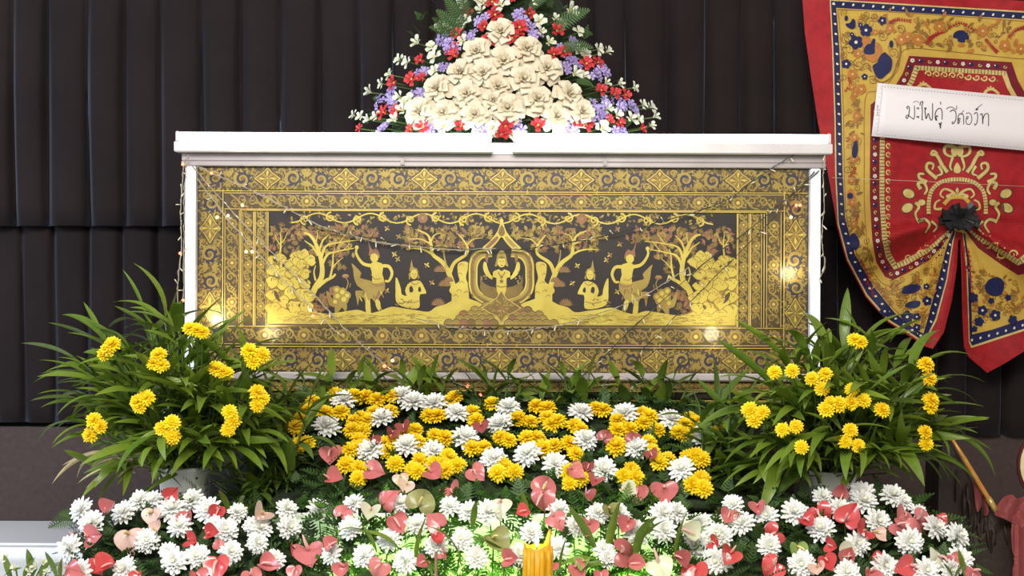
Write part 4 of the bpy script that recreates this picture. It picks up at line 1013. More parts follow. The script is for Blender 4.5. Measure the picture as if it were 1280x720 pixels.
# fern frond poking out at the left
fr = bpy.data.objects.get('flower_arrangement')
mb = MB()
def frond(mb, a, c, n=16, w=.32, sag=.1):
    a, c = V(a), V(c); L = (c-a).length; x = (c-a).normalized(); y = x.cross(V((0, -1, 0.15))).normalized()
    mb.tube([a, (a+c)/2+V((0, 0, sag*L)), c], .0018, 4, cap=False)
    for i in range(1, n):
        t = i/n; p = a*(1-t)**2+((a+c)/2+V((0, 0, sag*2*L)))*2*t*(1-t)+c*t*t; l = L*w*(sin(pi*min(1, .25+.75*t))*.9+.1)
        for sd in (-1, 1):
            tip = p+y*sd*l+x*l*.45+V((0, -.15*l, 0)); e = x*(L/n*.34)
            mb.add([p-e, p+(tip-p)*.5-e*1.1, tip, p+(tip-p)*.5+e*1.1, p+e], [(0, 1, 2, 3, 4)])
frond(mb, P(100, 648, -.72), P(60, 660, -.75), 14, .30); frond(mb, P(108, 652, -.72), P(72, 642, -.74), 14, .26)
o = mb.obj('fern_frond', M_fern, fr, False)

# ------------------------------------------------------------------ dome of silk flowers on the case
random.seed(61)
topz = case_z(193.5)
bq = thing('flower_dome', 'tall dome of cream roses with red and lilac blossoms on top of the case', 'flower arrangement', (P(632, 190, .3).x, .3, topz))
def hw(py): return interp(py, [-60, 0, 60, 165], [45, 95, 132, 198])
def Yd(px, py): 
    h = hw(py); q = max(0.0, 1-((px-632)/h)**2); dep = .27*h/198
    return .30-dep*math.sqrt(q)
def dome_n(px, py):
    h = hw(py); a = max(-1, min(1, (px-632)/h)); return V((a*1.0, -math.sqrt(max(.05, 1-a*a)), .28))
b = MB(); prof = [(hw(py)*.0031*.74, P(632, py, .3).z-topz) for py in (176, 165, 120, 60, 0, -50)]+[(0, P(632, -66, .3).z-topz)]
vs = MB(); vs.lathe([(0, .052)]+prof, (0, 0, 0), 28)
bqc = wl(bq); vv = [V((bqc.x+v.x, .30+v.y*.40, topz+v.z)) for v in vs.v]
put('moss_core', mesh('moss_core', [v-bqc for v in vv], vs.f, M_core), bq)
b = MB(); b.box((bqc.x-.35, .03, topz), (bqc.x+.35, .5, topz+.05), bev=.005); b.obj('tray', M_alu, bq, False)
segs = []
roses = [(626,40,36),(596,65,36),(630,77,40),(576,91,36),(605,92,36),(584,118,37),(546,111,36),(622,109,32),(555,142,36),(594,144,36),(635,136,38),(524,140,38),(617,126,30),(659,62,36),(684,86,36),(655,100,40),(672,125,38),(711,119,37),(695,147,36),(727,140,34),(605,-12,30),(640,-20,34)]
for (x, y, d) in roses:
    p = P(x, y, Yd(x, y)-.03); n = dome_n(x, y)+V((rnd(-.2, .2), -.45, rnd(-.1, .25)))
    s = d*(D+Yd(x, y))/FPX*.5*1.0
    o = put('rose', ME_rose, bq, p, quat_z(n, rnd(0, 6)), s*1.18)
    for k in range(5):
        c = sub('petal', ME_rpet, o); c.rotation_euler = (0, 0, 2*pi*k/5+rnd(-.1, .1)); c.location = (0, 0, -.02*k)
    segs.append((p, V((bqc.x+(p.x-bqc.x)*.4, .3, p.z-.05))))
sw = [(618,168,16),(640,170,14),(626,-14,18),(600,-8,18),(570,-10,16),(655,-12,16),(590,-22,16),(524,55,19),(501,76,16),(511,78,16),(540,60,15),(545,72,19),(489,94,15),(479,105,15),(465,116,18),(444,145,14),(452,147,14),(462,150,14),(471,147,15),(502,122,18),(507,130,16),(545,90,16),(551,35,15),(560,37,15),(580,5,17),(605,5,17),(627,8,20),(582,29,20),(495,152,18),(556,160,22),(595,162,20),(602,15,16),(580,52,16),(617,160,18),(669,2,15),(710,14,22),(674,27,17),(694,25,14),(722,41,15),(675,40,14),(685,55,17),(746,62,16),(757,66,16),(722,66,18),(716,94,20),(730,96,14),(756,105,14),(772,106,16),(791,110,14),(802,132,14),(812,135,16),(816,147,16),(787,150,18),(797,150,14),(770,145,16),(756,137,18),(750,161,22),(812,158,14),(505,140,20),(515,126,18),(536,148,20),(630,160,10),(575,130,14),(700,30,14),(731,68,14)]
rd = [(628,168,20),(615,4,18),(640,0,18),(585,18,16),(660,18,16),(572,44,17),(570,72,19),(569,61,16),(527,76,15),(495,104,19),(516,100,18),(530,99,15),(482,142,19),(497,139,16),(530,160,20),(577,160,18),(620,20,20),(611,52,18),(606,35,17),(451,161,12),(632,160,22),(515,162,14),(649,36,20),(695,41,20),(692,70,18),(705,66,17),(732,81,18),(746,80,16),(750,114,18),(767,119,18),(780,119,16),(672,157,20),(730,157,20),(720,152,16),(760,151,15),(774,154,14),(800,162,14),(639,50,18),(562,66,14),(648,44,15)]
pu = [(556,50,20),(562,59,20),(526,89,16),(487,120,20),(474,127,16),(520,116,18),(480,160,18),(587,46,18),(605,25,18),(557,85,16),(542,160,18),(600,160,18),(651,24,20),(666,41,20),(715,54,16),(707,80,18),(720,80,17),(755,90,20),(745,93,16),(706,60,15),(744,134,18),(759,127,18),(777,132,20),(791,132,18),(749,147,18),(650,159,22),(712,160,18),(772,162,18),(736,147,16),(490,128,16)]
for lst, mes, nm, k in ((sw, ME_sw, 'white_blossom', 1.35), (rd, ME_rd, 'red_blossom', 1.35), (pu, ME_pu, 'lilac_blossom', 1.4)):
    for (x, y, d) in lst:
        Y = Yd(x, y)-rnd(.0, .02); p = P(x, y, Y); n = dome_n(x, y)+V((rnd(-.4, .4), -.35, rnd(-.2, .5)))
        o = put(nm, random.choice(mes), bq, p, quat_z(n, rnd(0, 6)), d*k*(D+Y)/FPX*.5)
        if nm != 'lilac_blossom': sub('flower_centre', ME_bc, o)
        segs.append((p, V((bqc.x+(p.x-bqc.x)*.45, .3, p.z-.05))))
stems_obj(bq, segs)
for a, c in (((578, 50), (545, 12)), ((580, 40), (556, -4)), ((585, 30), (572, -16)), ((570, 45), (536, 34)), ((690, 38), (738, 12)), ((560, 40), (540, 22)), ((690, 10), (676, -20)), ((660, 12), (690, -8)), ((700, 60), (742, 60)), ((720, 100), (742, 108))):
    mb = MB(); frond(mb, P(*a, Yd(*a)-.01), P(*c, Yd(*a)-.05), 15, .22, .06); mb.obj('fern_frond', M_fern, bq, False)
pts = []
for _ in range(260):
    y = rnd(-40, 175); x = 632+rnd(-1, 1)*hw(y)*.93; pts.append(P(x, y, Yd(x, y)+.02))
leaflets(bq, pts, 'fern_foliage', M_fern, (.03, .06))

# ------------------------------------------------------------------ hanging red cloth
KX, KY = 1197.0, 272.0
def fold(u, v):
    r = math.hypot(u-KX, v-KY); th = math.atan2(u-KX, max(-1e9, v-KY))
    wv = sstep((v-235)/80)*sstep((r-12)/60)
    d = -.042*wv*cos(th*5.2+.9)-.022*wv*cos(th*11+1.4)-.009*wv*cos(th*19)*(1-sstep((r-60)/70))
    d += .014*(1-sstep(r/55))                       # pulled back at the knot
    d += -.008*sin(u*.045+v*.012)-.004*sin(v*.06+u*.02)
    d += .02*sstep((1060-u)/60)
    return d
CY = .63
def clmap(u, v, l): 
    p = P(u, v, CY+fold(u, v)); p.y -= l*.0011; return p
def mir(pts): return [(2400-u, v+.062*2*(1200-u)) for u, v in reversed(pts)]
CM = [M_cred, M_cnavy, M_cyel, M_cmar, M_cpale, M_cora, M_cochre, M_coutl, M_cwht]
cl_t = thing('red_banner', 'red cloth printed with navy and yellow floral borders, gathered by a black bow', 'hanging cloth', P(1200, 300, CY))
random.seed(71)
A = Art(clmap, CM, 3.5)
L0 = [(1002,-16),(1006,40),(1013,90),(1022,150),(1034,212),(1043,262),(1046,282),(1058,326),(1082,371),(1110,403),(1138,421),(1156,433)]
tailL = [(1166,436),(1180,415),(1190,375),(1196,335),(1198,300)]
tailR = [(1201,300),(1203,340),(1204,400),(1206,434),(1211,446),(1234,466),(1258,453),(1282,438),(1310,424),(1335,400),(1356,350)]
top_r = mir([(1002,-16),(1006,40),(1013,90),(1022,150),(1034,212),(1043,262)])
A.poly(L0+tailL+tailR+top_r, M_cred, 0)
red_o = A.obj('red_ground', cl_t)
md = red_o.modifiers.new('thickness', 'SOLIDIFY'); md.thickness = .004; md.offset = -1
A = Art(clmap, CM, 3.0)
L1 = [(1037,-1),(1040,60),(1043,150),(1044,220),(1047,280),(1059,325),(1083,370),(1111,402),(1139,419),(1155,430)]
inL = [(1171,400),(1184,350),(1192,300),(1196,286)]
inR = [(1203,290),(1208,340),(1211,428),(1214,435),(1245,425),(1282,413),(1315,395),(1350,340)]
def offs(pts, d): return [(u+d, v) for u, v in pts]
A.poly(L1+inL+inR+mir([(1037,-1),(1040,60),(1043,150),(1044,220)]), M_cpale, 1)
N1 = [(1038.5,1),(1041.5,60),(1044.5,150),(1045.5,220),(1048.5,279),(1060,323),(1084,368),(1112,400),(1140,417),(1155,427)]
A.poly(N1+[(1169,398),(1182.5,350),(1190.5,300),(1195,286)]+[(1204,290),(1209.5,340),(1212,426),(1215,432),(1245,422),(1282,410),(1313,392),(1348,338)]+mir([(1038.5,1),(1041.5,60),(1044.5,150),(1045.5,220)]), M_cnavy, 2)
Y2 = [(1045,10),(1049,60),(1052,150),(1053,216),(1056,272),(1068,317),(1091,357),(1118,391),(1143,411),(1154,417)]
A.poly(Y2+[(1160,396),(1172,350),(1184,305),(1192,288)]+[(1206,292),(1213,340),(1215,418),(1240,412),(1282,398),(1306,380),(1340,330)]+mir([(1045,10),(1049,60),(1052,150),(1053,216)]), M_cyel, 3)
M3 = [(1136,70),(1128,92),(1116,112),(1100,122),(1088,131),(1087,200),(1087,250),(1090,300),(1095,328),(1106,346),(1116,350),(1134,341),(1160,326),(1180,305),(1194,282),(1201,282),(1222,310),(1250,330),(1272,344),(1290,340)]+mir([(1136,70),(1128,92),(1116,112),(1100,122),(1088,131),(1087,200),(1087,250),(1090,300)])
A.poly(M3, M_cmar, 4)
def shrink(pts, k, cx=1200, cy=215): return [(cx+(u-cx)*(1-k/max(30, abs(u-cx))) if abs(u-cx) > k else u, v+(k if v < cy else -k)*min(1, abs(v-cy)/30)) for u, v in pts]
B1 = [(1143,82),(1137,99),(1124,121),(1108,133),(1100,141),(1099,200),(1099,250),(1102,298),(1107,322),(1117,337),(1135,330),(1160,316),(1180,297),(1194,280),(1201,280),(1222,300),(1250,318),(1272,332),(1284,326)]
A.poly(B1+mir(B1[:8]), M_cpale, 5)
B2 = [(1148,88),(1142,103),(1128,126),(1113,138),(1106,146),(1105,200),(1105,250),(1108,296),(1113,317),(1120,329),(1135,322),(1160,309),(1180,292),(1194,278),(1201,278),(1222,294),(1250,311),(1272,324),(1279,318)]
A.poly(B2+mir(B2[:8]), M_cred, 6)
A.obj('printed_border', cl_t)
A = Art(clmap, CM, 3.0)
def along(pts, step):
    out = []; acc = 0
    for a, c in zip(pts[:-1], pts[1:]):
        d = math.hypot(c[0]-a[0], c[1]-a[1])
        while acc < d:
            t = acc/d; out.append((a[0]+(c[0]-a[0])*t, a[1]+(c[1]-a[1])*t, math.atan2(c[1]-a[1], c[0]-a[0]))); acc += step
        acc -= d
    return out
midN = [((a[0]+c[0])/2, (a[1]+c[1])/2) for a, c in zip(N1, Y2)]
topN = [(1041, 5), (1100, 9), (1180, 14), (1280, 22), (1358, 27)]
for (u, v, a) in along(midN, 12.5)+along(topN, 12.5)+along([(1163,402),(1176,352),(1187,304)], 11)+along([(1214,425),(1245,417),(1282,405),(1310,386)], 11):
    A.disc(u, v, 1.9, M_cwht, 8, 7, .7, 1, a+.6)
# bead strip ticks
midB = [((a[0]+c[0])/2, (a[1]+c[1])/2) for a, c in zip(B1, B2)]
for (u, v, a) in along(midB, 4.2)+along([(1146, 85), (1257, 92)], 4.2):
    s_, c_ = sin(a), cos(a); A.line([(u-s_*3, v+c_*3), (u+s_*3, v-c_*3)], .8, M_coutl, None, 8, 0)
# maroon border ornaments
midM = [((a[0]+c[0])/2, (a[1]+c[1])/2) for a, c in zip(M3[:16], [B1[0],B1[1],B1[2],B1[3],B1[4],B1[5],B1[6],B1[7],B1[8],B1[9],B1[9],B1[10],B1[11],B1[12],B1[13],B1[13]])]
for i, (u, v, a) in enumerate(along(midM, 9)+along([(1140, 76), (1258, 84)], 10.5)):
    if i % 3 == 0: A.flower(u, v, 2.6, M_cwht, M_cmar, 8)
    elif i % 3 == 1: A.disc(u, v, 2.2, M_cnavy, 8, 7, 1.4, 1, a); A.disc(u-2, v-1, .9, M_cwht, 9, 6)
    else: A.spiral(u, v, 2.6, 1, a, 1.1, M_cpale, .6, 8)
# thin dark lines in the yellow band
for pts in ([(1047,400-388),(1160,18),(1280,27),(1352,32)], [(1047,12),(1051,60),(1054,150),(1055,216),(1058,272),(1070,316),(1093,356),(1120,389),(1150,413)], [(1290,74),(1265,73),(1180,64),(1131,62),(1122,86),(1110,104),(1095,114),(1081,124),(1080,200),(1080,250),(1083,300),(1088,332),(1100,352),(1112,358)]):
    A.line(pts, .8, M_cochre, None, 5, 4)
# print of flowers, scrolls and sprigs on the yellow band
def c1(x, y): return (1030+x/6, y/6)
def c2(x, y): return (1130+x/6, y/6)
def blue(u, v, r, w=True): A.flower(u, v, r, M_cnavy, M_cwht if w else M_cnavy, 9, 5, rnd(0, 6))
for (x, y, r) in ((310, 230, 8), (235, 320, 9), (432, 158, 5.5), (162, 482, 6), (268, 192, 3), (204, 262, 3), (300, 578, 4)): blue(*c1(x, y), r)
A.poly([c1(*p) for p in ((165, 200), (160, 180), (190, 175), (210, 145), (230, 160), (230, 205), (205, 222))], M_cnavy, 9, 3)
A.disc(*c1(163, 140), 3, M_cnavy, 9, 8, .8, 1.2); A.disc(*c1(500, 333), 4, M_cnavy, 9, 8, .7, 1.2)
A.poly([c1(*p) for p in ((275, 285), (340, 285), (360, 330), (420, 345), (430, 390), (400, 450), (360, 470), (310, 440), (300, 380))], M_cora, 8, 3)
A.poly([c1(*p) for p in ((300, 405), (295, 370), (320, 335), (345, 330), (360, 295), (380, 300), (375, 360), (375, 400), (340, 412))], M_cnavy, 9.5, 3)
A.poly([c1(*p) for p in ((360, 495), (395, 470), (410, 430), (445, 395), (470, 410), (505, 450), (500, 520), (470, 555), (420, 595), (385, 570), (370, 540))], M_cnavy, 9, 3)
for (x, y, r, k) in ((300, 140, 5, 1), (345, 175, 7, -1), (275, 180, 6, 1), (185, 370, 7, 1), (160, 300, 6, -1), (255, 490, 8, -1), (435, 275, 7, 1), (515, 400, 7, -1), (360, 605, 6, 1), (575, 225, 6, 1), (380, 130, 6, 1), (205, 640, 7, -1), (150, 420, 6, 1), (320, 500, 5, 1), (310, 115, 6, -1)):
    A.spiral(*c1(x, y), r, 1.6, rnd(0, 6), .9, M_cochre, .5, 7, k)
A.line([c1(*p) for p in ((540, 500), (570, 400), (560, 330), (520, 290))], 3.4, M_cochre, 1.4, 7)
A.line([c1(*p) for p in ((370, 590), (430, 620), (500, 580), (540, 500))], 2, M_cochre, 1.4, 7)
for (x, y, r) in ((490, 215, 6), (575, 300, 7), (700, 300, 8), (860, 200, 8), (250, 405, 6), (210, 560, 7), (275, 670, 7), (205, 655, 5), (380, 245, 4)): A.flower(*c1(x, y), r*.95, M_cora, M_cpale, 8)
for (x, y, r) in ((585, 235, 8), (750, 345, 8), (870, 370, 7), (20, 280, 7)): A.flower(*c2(x, y), r*.95, M_cora, M_cpale, 8)
for (x, y) in ((640, 130), (720, 190), (740, 240), (790, 170), (770, 140), (830, 330), (600, 340), (640, 320), (600, 220)): A.leaf(*c1(x, y), rnd(0, 6), rnd(8, 13), 4.5, M_cochre, 7.6, .3)
for (x, y) in ((30, 130), (150, 160), (250, 170), (290, 140), (140, 220), (560, 170), (640, 210), (690, 190), (750, 210), (800, 200), (840, 290), (870, 330), (320, 330), (350, 350), (220, 330), (480, 360), (520, 370), (590, 380), (830, 400), (0, 330)): A.leaf(*c2(x, y), rnd(0, 6), rnd(7, 12), 4.8, random.choice((M_cochre, M_cora)), 7.6, .3)
A.line([c2(*p) for p in ((100, 130), (110, 190), (120, 250), (160, 240))], 1.6, M_cochre, .8, 7.4); A.line([c2(*p) for p in ((740, 190), (735, 250), (700, 290))], 1.6, M_cochre, .8, 7.4)
A.poly([c2(*p) for p in ((362, 285), (370, 250), (410, 230), (450, 238), (478, 270), (480, 298), (450, 298), (452, 320), (400, 315), (395, 290))], M_cnavy, 9, 2)
A.leaf(*c2(395, 340), 0, 10, 5, M_cora, 8)
def sprig(pts, n=7, L=3.4):
    A.line(pts, .7, M_cred, None, 7.5, 4); q = catmull(pts, 6)
    for i in range(1, len(q), max(1, len(q)//n)):
        a = math.atan2(q[i][1]-q[i-1][1], q[i][0]-q[i-1][0])
        for sd in (-.9, .9): A.leaf(*q[i], a+sd, L, 1.2, M_cred, 7.6)
sprig([c1(480, 180), c1(540, 150), c1(640, 160)]); sprig([c1(760, 340), c1(800, 290), c1(860, 240)]); sprig([c2(320, 220), c2(420, 175), c2(520, 230)], 9, 3)
sprig([c2(600, 290), c2(650, 350), c2(690, 390)]); sprig([c2(770, 290), c2(830, 230), c2(890, 210)]); sprig([c2(170, 300), c2(220, 270), c2(280, 240)]); sprig([c1(150, 690), c1(190, 640), c1(185, 590)], 6, 3)
for _ in range(150):
    q = random.random()
    if q < .45: u, v = rnd(1052, 1125), rnd(14, 100); ok = u < 1112 or v < 58
    else: u, v = rnd(1112, 1290), 0; v = rnd(22, 56)+(u-1112)*.065; ok = True
    if not ok: continue
    if random.random() < .35: A.spiral(u, v, rnd(3, 5), 1.4, rnd(0, 6), .8, M_cochre, .4, 6.8, random.choice((1, -1)))
    else: A.leaf(u, v, rnd(0, 6), rnd(5, 9), rnd(2.2, 3.6), random.choice((M_cochre, M_cora, M_cochre)), 6.9, .4)
for _ in range(90):
    v = rnd(125, 345); u0 = interp(v, [118, 272, 300, 345], [1066, 1068, 1074, 1088]); u = u0+rnd(-9, 9)
    if random.random() < .3: A.spiral(u, v, rnd(3, 5), 1.4, rnd(0, 6), .8, M_cochre, .4, 6.8, 1)
    else: A.leaf(u, v, rnd(0, 6), rnd(5, 9), rnd(2, 3.4), random.choice((M_cochre, M_cora, M_cochre)), 6.9, .4)
# left side band going down
for i, v in enumerate(range(118, 300, 9)):
    u0 = interp(v, [118, 272, 300], [1066, 1068, 1074])
    A.leaf(u0+rnd(-5, 5), v+rnd(-3, 3), rnd(0, 6), rnd(7, 11), 4, random.choice((M_cochre, M_cora, M_cochre)), 7.6, .3)
    if i % 3 == 0: A.flower(u0+rnd(-4, 4), v, 5, M_cora, M_cpale, 8)
    if i % 3 == 1: A.spiral(u0+rnd(-4, 4), v, 5, 1.5, rnd(0, 6), .9, M_cochre, .5, 7.2)
A.poly([(1064, 192), (1066, 180), (1070, 176), (1072, 186), (1070, 196), (1066, 198)], M_cnavy, 9, 3); A.poly([(1061, 300), (1064, 292), (1070, 294), (1074, 304), (1070, 312), (1064, 310)], M_cnavy, 9, 3); A.disc(1062, 245, 4, M_cnavy, 9, 9); A.disc(1063, 244, 8, M_cora, 8.4, 10, .6, 1.0)
for (a, c) in (((1060, 222), (1068, 210)), ((1072, 268), (1064, 282)), ((1075, 325), (1086, 352)), ((1092, 372), (1080, 350))): sprig([a, ((a[0]+c[0])/2+2, (a[1]+c[1])/2), c], 6, 3)
# tails
for (x, y, r) in ((1105, 389, 6.5), (1133, 396, 8), (1158, 376, 6), (1145, 396, 5), (1145, 409, 5), (1157, 358, 4), (1146, 417, 3)): blue(x, y, r)
A.poly([(1126, 366), (1130, 358), (1142, 355), (1150, 358), (1146, 364), (1136, 367)], M_cnavy, 9, 3); A.poly([(1130, 383), (1136, 377), (1148, 376), (1149, 381), (1142, 385)], M_cnavy, 9, 3)
for _ in range(110):
    p_, q_ = rnd(0, 1), rnd(0, 1)
    if p_+q_ > 1: p_, q_ = 1-p_, 1-q_
    u = 1100+p_*(1178-1100)+q_*(1154-1100); v = 358+p_*(330-358)+q_*(412-358)
    if random.random() < .4: A.spiral(u, v, rnd(3, 5), 1.5, rnd(0, 6), .8, M_cochre, .4, 7.2, random.choice((1, -1)))
    else: A.leaf(u, v, rnd(0, 6), rnd(4, 8), rnd(2.2, 3.4), random.choice((M_cora, M_cochre, M_cochre)), 7.4, .4)
for _ in range(20):
    p_, q_ = rnd(0, 1), rnd(0, 1)
    if p_+q_ > 1: p_, q_ = 1-p_, 1-q_
    u = 1078+p_*(1104-1078)+q_*(1120-1078); v = 335+p_*(362-335)+q_*(388-335)
    if random.random() < .4: A.spiral(u, v, rnd(3, 5), 1.5, rnd(0, 6), .8, M_cochre, .4, 7.2, random.choice((1, -1)))
    else: A.leaf(u, v, rnd(0, 6), rnd(4, 8), rnd(2.2, 3.4), random.choice((M_cora, M_cochre, M_cochre)), 7.4, .4)
for (x, y, r) in ((1216, 372, 6), (1227, 388, 6.5), (1243, 394, 7), (1223, 402, 6), (1265, 400, 6), (1259, 372, 4), (1217, 411, 4), (1238, 376, 4)): blue(x, y, r, r > 6)
A.poly([(1230, 358), (1236, 349), (1248, 347), (1254, 354), (1252, 366), (1244, 370), (1234, 367)], M_cnavy, 9, 3)
for _ in range(90):
    p_, q_ = rnd(0, 1), rnd(0, 1)
    if p_+q_ > 1: p_, q_ = 1-p_, 1-q_
    u = 1214+p_*(1218-1214)+q_*(1290-1214); v = 335+p_*(404-335)+q_*(358-335)
    if random.random() < .4: A.spiral(u, v, rnd(3, 5), 1.5, rnd(0, 6), .8, M_cochre, .4, 7.2, random.choice((1, -1)))
    else: A.leaf(u, v, rnd(0, 6), rnd(4, 8), rnd(2.2, 3.4), random.choice((M_cora, M_cochre, M_cochre)), 7.4, .4)
for _ in range(50):
    p_, q_ = rnd(0, 1), rnd(0, 1)
    if p_+q_ > 1: p_, q_ = 1-p_, 1-q_
    u = 1218+p_*(1290-1218)+q_*(1295-1218); v = 404+p_*(358-404)+q_*(385-404)
    if random.random() < .4: A.spiral(u, v, rnd(3, 5), 1.5, rnd(0, 6), .8, M_cochre, .4, 7.2, random.choice((1, -1)))
    else: A.leaf(u, v, rnd(0, 6), rnd(4, 8), rnd(2.2, 3.4), random.choice((M_cora, M_cochre, M_cochre)), 7.4, .4)
sprig([(1209, 310), (1213, 345), (1216, 380)], 10, 3)
# emblem in the red field
def e5(x, y): return (1110+x/4.5, 170+y/4.5)
ex = 1110+385/4.5
def emblem():
    for (pts, a, c) in ((((365, 60), (320, 60), (315, 95), (345, 115), (380, 110)), 4.5, 2.2), (((300, 165), (270, 110), (240, 105), (250, 85), (275, 100)), 4.5, 2.2), (((330, 205), (300, 165), (280, 130)), 4.6, 2.6), (((270, 240), (215, 190), (220, 155), (250, 160), (245, 190)), 4.4, 2.2), (((215, 260), (175, 240), (170, 215), (200, 215)), 4.4, 2.2), (((180, 300), (165, 270), (195, 262), (215, 300), (200, 330)), 4.4, 2.4), (((150, 375), (170, 400), (150, 440), (170, 490)), 4.0, 2.0), (((165, 480), (205, 470), (230, 500), (205, 545)), 4.0, 2.0), (((280, 170), (300, 210), (270, 225)), 3.4, 1.8), (((360, 120), (345, 170), (355, 195)), 3.2, 1.8), (((240, 480), (270, 510), (250, 540)), 3, 1.6)):
        q = [e5(*p) for p in pts]; A.line(q, a+1.6, M_coutl, c+1.4, 8); A.line(q, a, M_cpale, c, 9)
    for (x, y, sx, sy, an) in ((112, 325, 1.15, .85, .4), (105, 405, 1.15, .85, -.5), (185, 375, .75, .6, 0), (335, 340, .5, .4, 0), (370, 85, .7, 1.1, 0)): A.disc(*e5(x, y), 7.6, M_coutl, 8.6, 12, sx, sy, an); A.disc(*e5(x, y), 6.4, M_cpale, 9.6, 12, sx, sy, an)
    A.line([e5(*p) for p in ((225, 440), (225, 380), (240, 310), (285, 265), (340, 248), (385, 245))], 5.0, M_cpale, None, 9)
    for (u, v, a) in along(catmull([e5(*p) for p in ((225, 440), (225, 380), (240, 310), (285, 265), (340, 248), (385, 245))], 5), 3.6): A.line([(u-sin(a)*2.5, v+cos(a)*2.5), (u+sin(a)*2.5, v-cos(a)*2.5)], .7, M_coutl, None, 10, 0)
    for pts in (((385, 340), (350, 310), (310, 300), (290, 330), (310, 350)), ((380, 330), (345, 330), (330, 360)), ((300, 410), (260, 410), (265, 375), (290, 360))): A.line([e5(*p) for p in pts], 3.4, M_cpale, 1.8, 9)
    A.line([e5(*p) for p in ((310, 385), (345, 350), (385, 345))], 5, M_cyel, 4, 9.4)
A.tr = lambda u, v: (u, v); emblem(); A.tr = lambda u, v: (2*ex-u, v); emblem(); A.tr = lambda u, v: (u, v)
A.poly([e5(*p) for p in ((385, 150), (405, 185), (398, 208), (372, 208), (365, 185))], M_cpale, 9, 3); A.leaf(*e5(385, 265+60), -pi/2, 8, 4, M_cpale, 9)
# scroll row under the top bead strip, and corner half rounds
for k in range(9):
    u = 1160+k*10; v = 93+(u-1160)*.068; A.spiral(u, v, 4.4, 1.1, pi, 2.2, M_cpale, 1.0, 8, 1 if k < 5 else -1); A.leaf(u+4, v+1, .8, 5, 2, M_cochre, 7.8)
for (u, v) in ((1153, 112), (1237, 118)):
    A.line([(u-9, v+4), (u-5, v-4), (u+3, v-6), (u+11, v)], 4, M_cpale, 3, 8)
    for da in (-2.4, -1.5, -.6): A.leaf(u, v-5, da, 6, 2.4, M_cpale, 8)
for i in range(12):
    v = 182+i*11; A.spiral(1110, v, 3.6, 1.0, pi*.5, 1.8, M_cpale, .8, 8, 1); A.leaf(1109, v+5, -.6, 5.5, 2.2, M_cochre, 7.8)
    A.spiral(1289, v+14, 3.6, 1.0, pi*.5, 1.8, M_cpale, .8, 8, -1)
for (u, v, k) in ((1135, 322, 1), (1150, 318, -1), (1250, 318, 1), (1265, 318, -1)): A.spiral(u, v, 6, 1.2, 0, 2.4, M_cpale, 1, 8, k)
A.obj('printed_ornament', cl_t)

# black bow on the gathered cloth
random.seed(81)
kp = P(KX, KY+2, CY-.05)
bow = thing('black_bow', 'crumpled black ribbon rosette pinned where the red cloth is gathered', 'bow', kp)
for k in range(17):
    a = 2*pi*k/17*2.0+rnd(-.2, .2); tilt = rnd(.2, 1.0); L = rnd(.07, .105); W = rnd(.03, .045)
    d = V((cos(a)*1.15, -tilt, sin(a)*.72)).normalized(); sd = d.cross(V((0, -1, .2))).normalized(); up = sd.cross(d)
    vs = []
    for i in range(9):
        t = i/8; ang = t*pi; c = d*(L*sin(ang)*(1 if t < .5 else .92))+up*(.018*cos(ang)); tw = W*.5*(.45+.55*sin(ang))
        vs += [kp+c-sd*tw, kp+c+up*.004, kp+c+sd*tw]
    mb = MB(); mb.add(vs, [(3*i+j, 3*i+j+1, 3*i+4+j, 3*i+3+j) for i in range(8) for j in (0, 1)]); mb.obj('ribbon_loop', M_ribbon, bow, False)
mb = MB(); mb.ball(kp+V((0, .01, 0)), .03, 8, 6, 0, (1, .7, .8)); mb.obj('knot', M_ribbon, bow)

# paper sign -----------------------------------------------------------------
pc = [(1097, 103.5), (1400, 133), (1394, 199), (1089.5, 170)]
def pmap(s, t): 
    u = (pc[0][0]*(1-s)+pc[1][0]*s)*(1-t)+(pc[3][0]*(1-s)+pc[2][0]*s)*t
    v = (pc[0][1]*(1-s)+pc[1][1]*s)*(1-t)+(pc[3][1]*(1-s)+pc[2][1]*s)*t
    return u, v
def pdepth(u): return CY-.055-.010*sin((u-1090)*.02)
sg = thing('paper_sign', 'white paper strip with handwritten black lettering pinned across the red cloth', 'sign', P(1240, 150, CY-.05))
vs = [P(*pmap(i/20, j/3), pdepth(pmap(i/20, j/3)[0])) for j in range(4) for i in range(21)]
o = put('paper', mesh('paper', [v-wl(sg) for v in vs], [((j+1)*21+i, (j+1)*21+i+1, j*21+i+1, j*21+i) for j in range(3) for i in range(20)], M_paper), sg)
md = o.modifiers.new('thickness', 'SOLIDIFY'); md.thickness = .001; md.offset = -1
def smap(u, v, l): return P(u, v, pdepth(u)-.0006-l*.0001)
def t6(*pts): return [(1080+x/6.4, 90+y/6.4) for x, y in pts]
